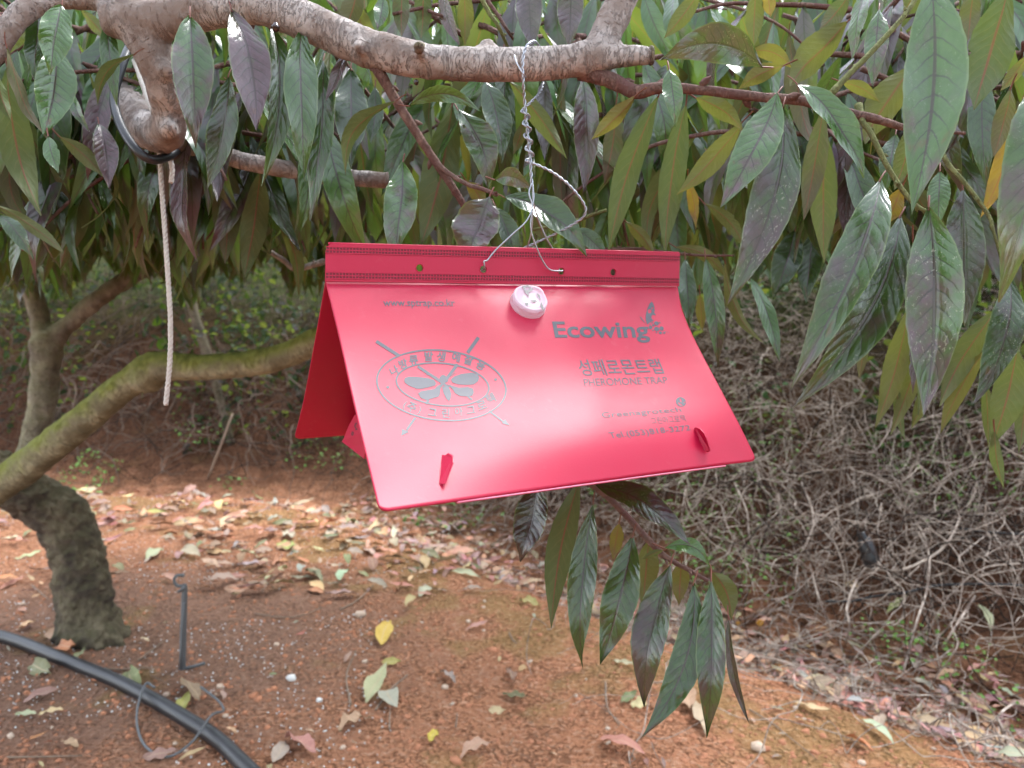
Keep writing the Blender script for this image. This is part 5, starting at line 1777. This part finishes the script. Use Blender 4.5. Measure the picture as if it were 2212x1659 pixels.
weld_band(.74, 2, .085, 'weld_ridges')
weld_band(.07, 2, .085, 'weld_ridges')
lipm = MB()
lipm.tube([head(.006, 1.0, .001), head(.5, 1.0, .001), head(.998, 1.0, .001)], .0010, n=8, res=8)
lipm.build('top_fold', M['red'], trap)

# floor board with its glue liner and end flap, and the two locking tabs
fb = MB()
f0, f1 = [panel(u, .995) for u in (.155, .885)]
fb_pts = []
for u in np.linspace(.155, .885, 12):
    a = panel(u, 1.0) + NP * .0004 - Vector((0, 0, .0010))
    fb_pts.append((a, rear(u, .98)))
V, F = [], []
for a, b in fb_pts:
    V += [a, b, b - Vector((0, 0, .0009)), a - Vector((0, 0, .0009))]
for i in range(len(fb_pts) - 1):
    for j in range(4):
        F.append((i * 4 + j, i * 4 + (j + 1) % 4, (i + 1) * 4 + (j + 1) % 4, (i + 1) * 4 + j))
F += [(0, 1, 2, 3), tuple(len(V) - 4 + j for j in (3, 2, 1, 0))]
fb.add(V, F)
floor_ = fb.build('floor_board', M['red'], trap, smooth_=False)
eb = MB()
eb.tube([a - Vector((0, 0, .0002)) for a, b in fb_pts], .0005, n=6, res=1)
eb.build('cut_edge', M['edge'], floor_)
fl = MB()
k = [atv('K', 925, 1130, .60), atv('K', 1345, 1455, .475), atv('K', 1420, 900, .462), atv('K', 1170, 630, .55), atv('K', 1050, 850, .58), atv('K', 960, 1080, .60)]
off = Vector((.0006, .0008, 0))
fl.add(k + [p + off for p in k], [(0, 1, 2, 3, 4, 5), (11, 10, 9, 8, 7, 6)] + [(i, (i + 1) % 6, (i + 1) % 6 + 6, i + 6) for i in range(6)])
flap = fl.build('end_flap', M['red'], trap, smooth_=False)


def tab(view, outline, lift):
    """a bent tongue pushed out through a slit: outline in picture px, each with its lift off the panel"""
    V = []
    for (x, y), h in zip(outline, lift):
        u, v = uv_of(*dd(view, x, y))
        V.append(panel(u, v) + pnormal(u, v) * h)
    # keep the picture outline while standing proud: slide along the sight line
    W_ = []
    for (x, y), p in zip(outline, V):
        W_.append(atv(view, x, y, proj(p)[2]))
    n = len(W_)
    th = NP.cross(UPV).normalized() * .0007
    mb = MB()
    mb.add(W_ + [p + th for p in W_], [tuple(range(n)), tuple(range(2 * n - 1, n - 1, -1))] + [(i, (i + 1) % n, (i + 1) % n + n, i + n) for i in range(n)])
    return mb.build('locking_tab', M['red'], trap, smooth_=False)


tab('J', [(720, 530), (810, 550), (885, 485), (1000, 540), (1035, 620), (1035, 760), (800, 1385), (680, 1425), (640, 1370), (660, 920), (695, 700)],
    [.001, .006, .011, .016, .018, .018, .006, .0012, .001, .001, .001])
tab('S', [(1925, 655), (1955, 632), (2030, 655), (2100, 730), (2130, 800), (2205, 1040), (2160, 1062), (2120, 1035), (2040, 880)],
    [.001, .006, .014, .018, .018, .007, .001, .001, .001])

# ------------------------------------------------------------------ printing on the front panel
def text_tris(body, bold=0.0, spacing=1.0):
    cu = bpy.data.curves.new('tmp', 'FONT')
    cu.body = body
    cu.size = 1.0
    cu.offset = bold
    cu.space_character = spacing
    cu.resolution_u = 4
    o = bpy.data.objects.new('tmp', cu)
    COL.objects.link(o)
    dg = bpy.context.evaluated_depsgraph_get()
    me = bpy.data.meshes.new_from_object(o.evaluated_get(dg))
    V = np.array([v.co[:2] for v in me.vertices]) if len(me.vertices) else np.zeros((0, 2))
    F = [tuple(p.vertices) for p in me.polygons]
    bpy.data.objects.remove(o)
    bpy.data.meshes.remove(me)
    return V, F


def print_text(body, view, quad, bold=0.0, spacing=1.0, parent=front, name='printed_lettering', mat='ink', shear=True):
    """quad: picture spots of the lettering's box: top-left, top-right, bottom-right, bottom-left"""
    V, F = text_tris(body, bold, spacing)
    if not len(V): return
    lo, hi = V.min(0), V.max(0)
    q = [Vector(dd(view, *p)) for p in quad]
    mb = MB()
    out = []
    for x, y in ((V - lo) / (hi - lo)).tolist():
        p = q[3].lerp(q[2], x).lerp(q[0].lerp(q[1], x), y)
        out.append(on_panel(p.x, p.y))
    mb.add(out, F)
    return mb.build(name, M[mat], parent, smooth_=False)


print_text('Ecowing', 'T', [(303, 338), (1305, 338), (1345, 562), (345, 562)], .022)
print_text('www.sptrap.co.kr', 'P', [(460, 313), (777, 315), (783, 355), (464, 355)], .01)
print_text('성페로몬트랩', 'T', [(555, 740), (1425, 728), (1490, 888), (612, 912)], .008)
print_text('PHEROMONE TRAP', 'T', [(632, 940), (1510, 920), (1527, 990), (650, 1022)], .0)
print_text('Greenagrotech', 'S', [(292, 372), (1660, 278), (1716, 385), (330, 500)], .008, 1.04)
print_text('그린아그로텍', 'S', [(1150, 462), (1735, 408), (1785, 535), (1180, 580)], .0)
print_text('Tel.(053)818-3272', 'S', [(412, 722), (1830, 590), (1862, 712), (480, 860)], .008, 1.06)


def print_polys(polys, view, name, parent=front, mat='ink', off=.00016, surf=None):
    mb = MB()
    for loops in polys:
        V, F = curve_fill(loops)
        pts_ = []
        for x, y, z in V:
            p = dd(view, x, y)
            pts_.append(on_panel(*p, off) if surf is None else surf(*p))
        mb.add(pts_, F)
    return mb.build(name, M[mat], parent, smooth_=False)


def strip(p, q, w, n=8):
    p, q = Vector(p), Vector(q)
    t = (q - p).normalized() * (w / 2)
    s = Vector((-t.y, t.x))
    up_ = [p.lerp(q, i / n) + s for i in range(n + 1)]
    dn = [p.lerp(q, i / n) - s for i in range(n, -1, -1)]
    return [[(v.x, v.y) for v in up_ + dn]]


def ell(cx, cy, rx, ry, ang, n=72):
    c, s = math.cos(R(ang)), math.sin(R(ang))
    return [(cx + rx * math.cos(a_) * c - ry * math.sin(a_) * s, cy + rx * math.cos(a_) * s + ry * math.sin(a_) * c) for a_ in np.linspace(0, 2 * math.pi, n + 1)[:-1]]


polys = [[ell(1132, 797, 868, 472, 6), ell(1132, 797, 842, 449, 6)], [ell(1148, 785, 625, 290, 6), ell(1148, 785, 600, 268, 6)]]
polys += [strip((272, 215), (575, 408), 44), strip((1622, 165), (1478, 368), 46), strip((820, 548), (1120, 745), 38), strip((1345, 518), (1180, 740), 42),
          strip((1120, 745), (1230, 830), 34), strip((1180, 740), (1100, 830), 34), strip((965, 985), (930, 1045), 34), strip((1480, 940), (1540, 990), 26),
          strip((790, 1222), (672, 1390), 34), strip((1760, 1135), (1955, 1280), 26)]
polys += [[[(612, 1370), (708, 1412), (600, 1468)]], [[(1975, 1243), (2038, 1332), (1925, 1298)]]]
polys += [[ell(425, 822, 22, 19, 0, 16)], [ell(1847, 720, 20, 18, 0, 16)]]
polys += [[[(640, 735), (650, 700), (700, 682), (800, 684), (950, 700), (1040, 728), (1062, 765), (1050, 800), (950, 828), (860, 845), (800, 842), (700, 800), (650, 765)]],
          [[(1255, 720), (1300, 680), (1400, 645), (1540, 628), (1610, 650), (1632, 695), (1615, 745), (1560, 785), (1470, 793), (1350, 786), (1275, 760)]],
          [[(822, 905), (860, 875), (950, 860), (1040, 845), (1085, 800), (1150, 770), (1120, 840), (1112, 920), (1090, 950), (1020, 970), (930, 992), (860, 965)]],
          [[(1205, 780), (1290, 805), (1360, 828), (1480, 818), (1550, 840), (1562, 890), (1540, 935), (1480, 945), (1380, 940), (1310, 900), (1280, 850)]],
          [[(1140, 815), (1200, 805), (1240, 840), (1262, 900), (1255, 980), (1232, 1005), (1200, 980), (1160, 900)]],
          [[(1110, 690), (1140, 660), (1175, 662), (1205, 690), (1225, 745), (1160, 775), (1095, 745)]]]
polys += [strip((930, 655), (1010, 662), 9), strip((1010, 662), (1075, 690), 9), strip((1320, 625), (1270, 668), 9), strip((1270, 668), (1215, 690), 9)]
print_polys(polys, 'B', 'printed_emblem')


def ring_char(ch, cx, cy, size, ang, view='B', bold=.03, sx=1.0):
    V, F = text_tris(ch, bold)
    if not len(V): return
    lo, hi = V.min(0), V.max(0)
    mid_, h = (lo + hi) / 2, (hi - lo)
    V = (V - mid_) / max(h) * size
    V[:, 0] *= sx
    c, s = math.cos(R(ang)), math.sin(R(ang))
    mb_ring.add([on_panel(*dd(view, cx + x * c + y * s, cy + x * s - y * c)) for x, y in V], F)


mb_ring = MB()
for ch, cx, cy, an in (('나', 510, 600, -30), ('방', 628, 512, -22), ('류', 765, 462, -10), ('발', 965, 415, -2), ('생', 1130, 415, 3), ('예', 1328, 425, 8), ('찰', 1492, 462, 14), ('용', 1655, 530, 22)):
    ring_char(ch, cx, cy, 128, an + 4, sx=1.0)
for ch, cx, cy, an, sz in (('(', 650, 1060, 22, 115), ('주', 742, 1085, 18, 128), (')', 842, 1130, 12, 115), ('그', 1015, 1150, 5, 120), ('린', 1190, 1165, 0, 125), ('아', 1362, 1145, -6, 120), ('그', 1520, 1118, -12, 120),
                           ('로', 1665, 1060, -22, 128), ('텍', 1785, 970, -32, 135)):
    ring_char(ch, cx, cy, sz, an + 3)
mb_ring.build('printed_lettering', M['ink'], front, smooth_=False)
# winged mark after the name
wing = [[[(1352, 128), (1330, 150), (1305, 210), (1290, 270), (1290, 320), (1305, 372), (1340, 345), (1378, 328), (1355, 310), (1348, 285), (1365, 265), (1392, 275), (1393, 258), (1378, 245), (1385, 225), (1380, 180), (1368, 145)],
         ell(1332, 230, 20, 22, 0, 16), ell(1360, 197, 9, 10, 0, 12)], [[(1226, 283), (1240, 290), (1270, 330), (1292, 362), (1262, 335), (1238, 308)]]]
for x, y, rx, ry in ((1404, 358, 26, 21), (1370, 378, 14, 12), (1340, 400, 20, 20), (1405, 417, 28, 23), (1457, 412, 24, 22), (1356, 352, 9, 8), (1438, 350, 9, 8), (1367, 430, 9, 9), (1445, 457, 17, 15), (1485, 457, 13, 12),
                     (1404, 455, 8, 8), (1502, 445, 6, 5), (1527, 452, 6, 5), (1335, 372, 7, 6)):
    wing.append([ell(x, y, rx, ry, 20, 16)])
print_polys(wing, 'T', 'printed_emblem')
globe = [[ell(1685, 190, 92, 80, 30, 40), [(1660, 130), (1680, 125), (1700, 190), (1690, 200), (1672, 180)], [(1630, 215), (1650, 195), (1670, 215), (1720, 255), (1700, 262), (1660, 235)], [(1735, 190), (1765, 185), (1768, 200), (1740, 215)]]]
print_polys(globe, 'S', 'printed_emblem')


def flap_pt(x, y):
    n_ = (k[1] - k[0]).cross(k[3] - k[0]).normalized()
    r = ray(x, y)
    t = (k[0] - CAMP).dot(n_) / r.dot(n_)
    return CAMP + r * (t - .0012)


print_polys([[[(1160, 850), (1170, 800), (1200, 775), (1215, 800), (1190, 815), (1180, 860), (1215, 890), (1225, 915), (1165, 920), (1190, 900)]],
             [[(1118, 940), (1135, 945), (1115, 1015), (1102, 1005)]], [[(1140, 950), (1155, 955), (1135, 1035), (1122, 1020)]], [[(1165, 975), (1190, 985), (1175, 1070), (1150, 1045), (1160, 1030)]]],
            'K', 'printed_lettering', flap, 'ink_dark', surf=flap_pt)

# ------------------------------------------------------------------ lure capsule on the front panel
cu_, cv_ = uv_of(*dd('L', 925, 950))
cc, cn = panel(cu_, cv_), pnormal(cu_, cv_)
lure = empty('lure_capsule', cc, 'milky plastic lure capsule stuck on the front of the red trap', 'capsule')
e1 = (RT - cn * RT.dot(cn)).normalized()
e2 = cn.cross(e1).normalized()
if e2.dot(UPV) < 0: e2 = -e2


def lathe(mb, prof, n=40, c=cc, squash=None):
    V, F = [], []
    for r, h in prof:
        for i in range(n):
            a_ = 2 * math.pi * i / n
            rr = r * (squash(a_, h) if squash else 1)
            V.append(c + e1 * (rr * math.cos(a_)) + e2 * (rr * math.sin(a_)) + cn * h)
    m = len(prof)
    for j in range(m - 1):
        for i in range(n):
            F.append((j * n + i, j * n + (i + 1) % n, (j + 1) * n + (i + 1) % n, (j + 1) * n + i))
    F.append(tuple((m - 1) * n + i for i in range(n)))
    mb.add(V, F)


CRAD = pxm('L', 560, proj(cc)[2])
mb = MB()
lathe(mb, [(CRAD * 1.02, -.001), (CRAD * 1.04, .0004), (CRAD * 1.03, .0018), (CRAD * .98, .0021), (CRAD * .97, .0038), (CRAD * .99, .0041), (CRAD * .99, .0050), (CRAD * .2, .0051)])
mb.build('body', M['milky'], lure)
mb = MB()
bulge = lambda a_, h: 1 + .20 * math.exp(-((a_ - 1.05) / .38) ** 2)
lathe(mb, [(CRAD * .96, .0051), (CRAD * .99, .0056), (CRAD * .99, .0070), (CRAD * .95, .0078), (CRAD * .86, .0080), (CRAD * .82, .0073), (CRAD * .3, .0073), (CRAD * .02, .0073)], squash=bulge)
lid = mb.build('lid', M['milky'], lure)


def lid_pt(x, y):
    r = ray(x, y)
    c0 = cc + cn * .0081
    t = (c0 - CAMP).dot(cn) / r.dot(cn)
    return CAMP + r * t


print_polys([[[(750, 365), (930, 335), (1110, 450), (1090, 490), (950, 575), (985, 670), (950, 680), (850, 560), (840, 520)], [(860, 410), (940, 395), (1020, 450), (900, 495), (865, 460)]],
             [[(1190, 580), (1240, 595), (1300, 650), (1340, 790), (1310, 780), (1260, 690), (1225, 650)]], [[(1010, 805), (1080, 805), (1170, 795), (1235, 845), (1140, 865), (1020, 840)]],
             [[(1345, 865), (1370, 880), (1385, 930), (1448, 1110), (1410, 1140), (1350, 1040), (1325, 940)]], [[(850, 900), (930, 880), (970, 920), (920, 990), (860, 950)]]],
            'L', 'ink_mark', lid, 'ink_dark', surf=lid_pt)

# ------------------------------------------------------------------ galvanised wire
hang = empty('hanging_wire', at(1140, 100, .585), 'twisted galvanised wire holding the red trap on the branch', 'wire')
WR = .00062


def twisted(name, pts, off=.0007, pitch=.011, res=16, strands=2, r=WR, ph=0.0):
    P, _ = resample(pts, r, res)
    for s in range(strands):
        q, ln = [], 0
        for i, p in enumerate(P):
            if i: ln += (P[i] - P[i - 1]).length
            t = (P[min(i + 1, len(P) - 1)] - P[max(i - 1, 0)]).normalized()
            e1_ = t.cross(Vector((0, 1, .05))).normalized()
            e2_ = t.cross(e1_)
            a_ = ln / pitch * 2 * math.pi + s * 2 * math.pi / strands + ph
            q.append(p + (e1_ * math.cos(a_) + e2_ * math.sin(a_)) * off)
        mb = MB()
        mb.tube(q, r, n=6, res=1)
        mb.build(name, M['wire'], hang)


w = lambda x, y, d: atv('W', x, y, d)
twisted('strand', [w(640, 130, .612), w(615, 98, .600), w(580, 108, .586), w(552, 150, .582), w(540, 230, .5805), w(543, 330, .582), w(550, 430, .588), w(560, 540, .590), w(572, 660, .590), w(585, 780, .590), w(590, 880, .590), w(596, 960, .590)])
hole_p = [head(s, t, .003) for s, t in hole_st]
for pts in ([w(592, 940, .589), w(578, 1000, .588), w(598, 1080, .588), w(560, 1165, .586), w(480, 1240, .583), w(380, 1335, .580), w(330, 1395, .578), hole_p[1] + HN * .003 + Vector((-.001, 0, .005)), hole_p[1] + HN * .001, hole_p[1] - HN * .006],
            [w(600, 950, .590), w(606, 1020, .589), w(596, 1090, .588), w(588, 1200, .589), w(612, 1290, .592), w(655, 1390, .597), w(700, 1450, .601), hole_p[2] + HN * .004 + Vector((-.003, 0, -.001)), hole_p[2] + HN * .001, hole_p[2] - HN * .006],
            [w(600, 940, .591), w(602, 1030, .593), w(612, 1090, .597), w(640, 1170, .602), w(680, 1260, .606), w(725, 1340, .612), w(745, 1410, .614), hole_p[2] - HN * .004],
            [w(598, 1060, .592), w(597, 1180, .597), w(580, 1280, .604), w(550, 1340, .610), w(460, 1400, .600), hole_p[1] - HN * .004]):
    mb = MB()
    mb.tube(pts, WR, n=6, res=8)
    mb.build('strand', M['wire'], hang)
mb = MB()
mb.tube([w(491, 178, .5815), w(508, 230, .579), w(540, 285, .579), w(560, 310, .583)], WR, n=6, res=6)
mb.build('strand', M['wire'], hang)
# second pair: from behind the branch, wound round the first, out in a loop and down behind the trap
hx = []
for i in range(37):
    t = i / 36
    y = 505 + t * 300
    a_ = t * 4 * 2 * math.pi + math.pi
    xc = 556 + t * 30
    hx.append(w(xc + math.cos(a_) * 20, y, .590 + math.sin(a_) * .0035))
twisted('strand', [w(630, 150, .615), w(668, 240, .618), w(660, 345, .612), w(640, 400, .602), w(590, 455, .592)] + hx + [w(640, 835, .590), w(720, 875, .591), w(800, 935, .592), w(870, 1010, .594), w(912, 1080, .597), w(905, 1130, .600), w(850, 1175, .606), w(740, 1235, .612), w(600, 1300, .618), w(520, 1335, .622)],
        pitch=.010, res=8, off=.00062, r=.00056)
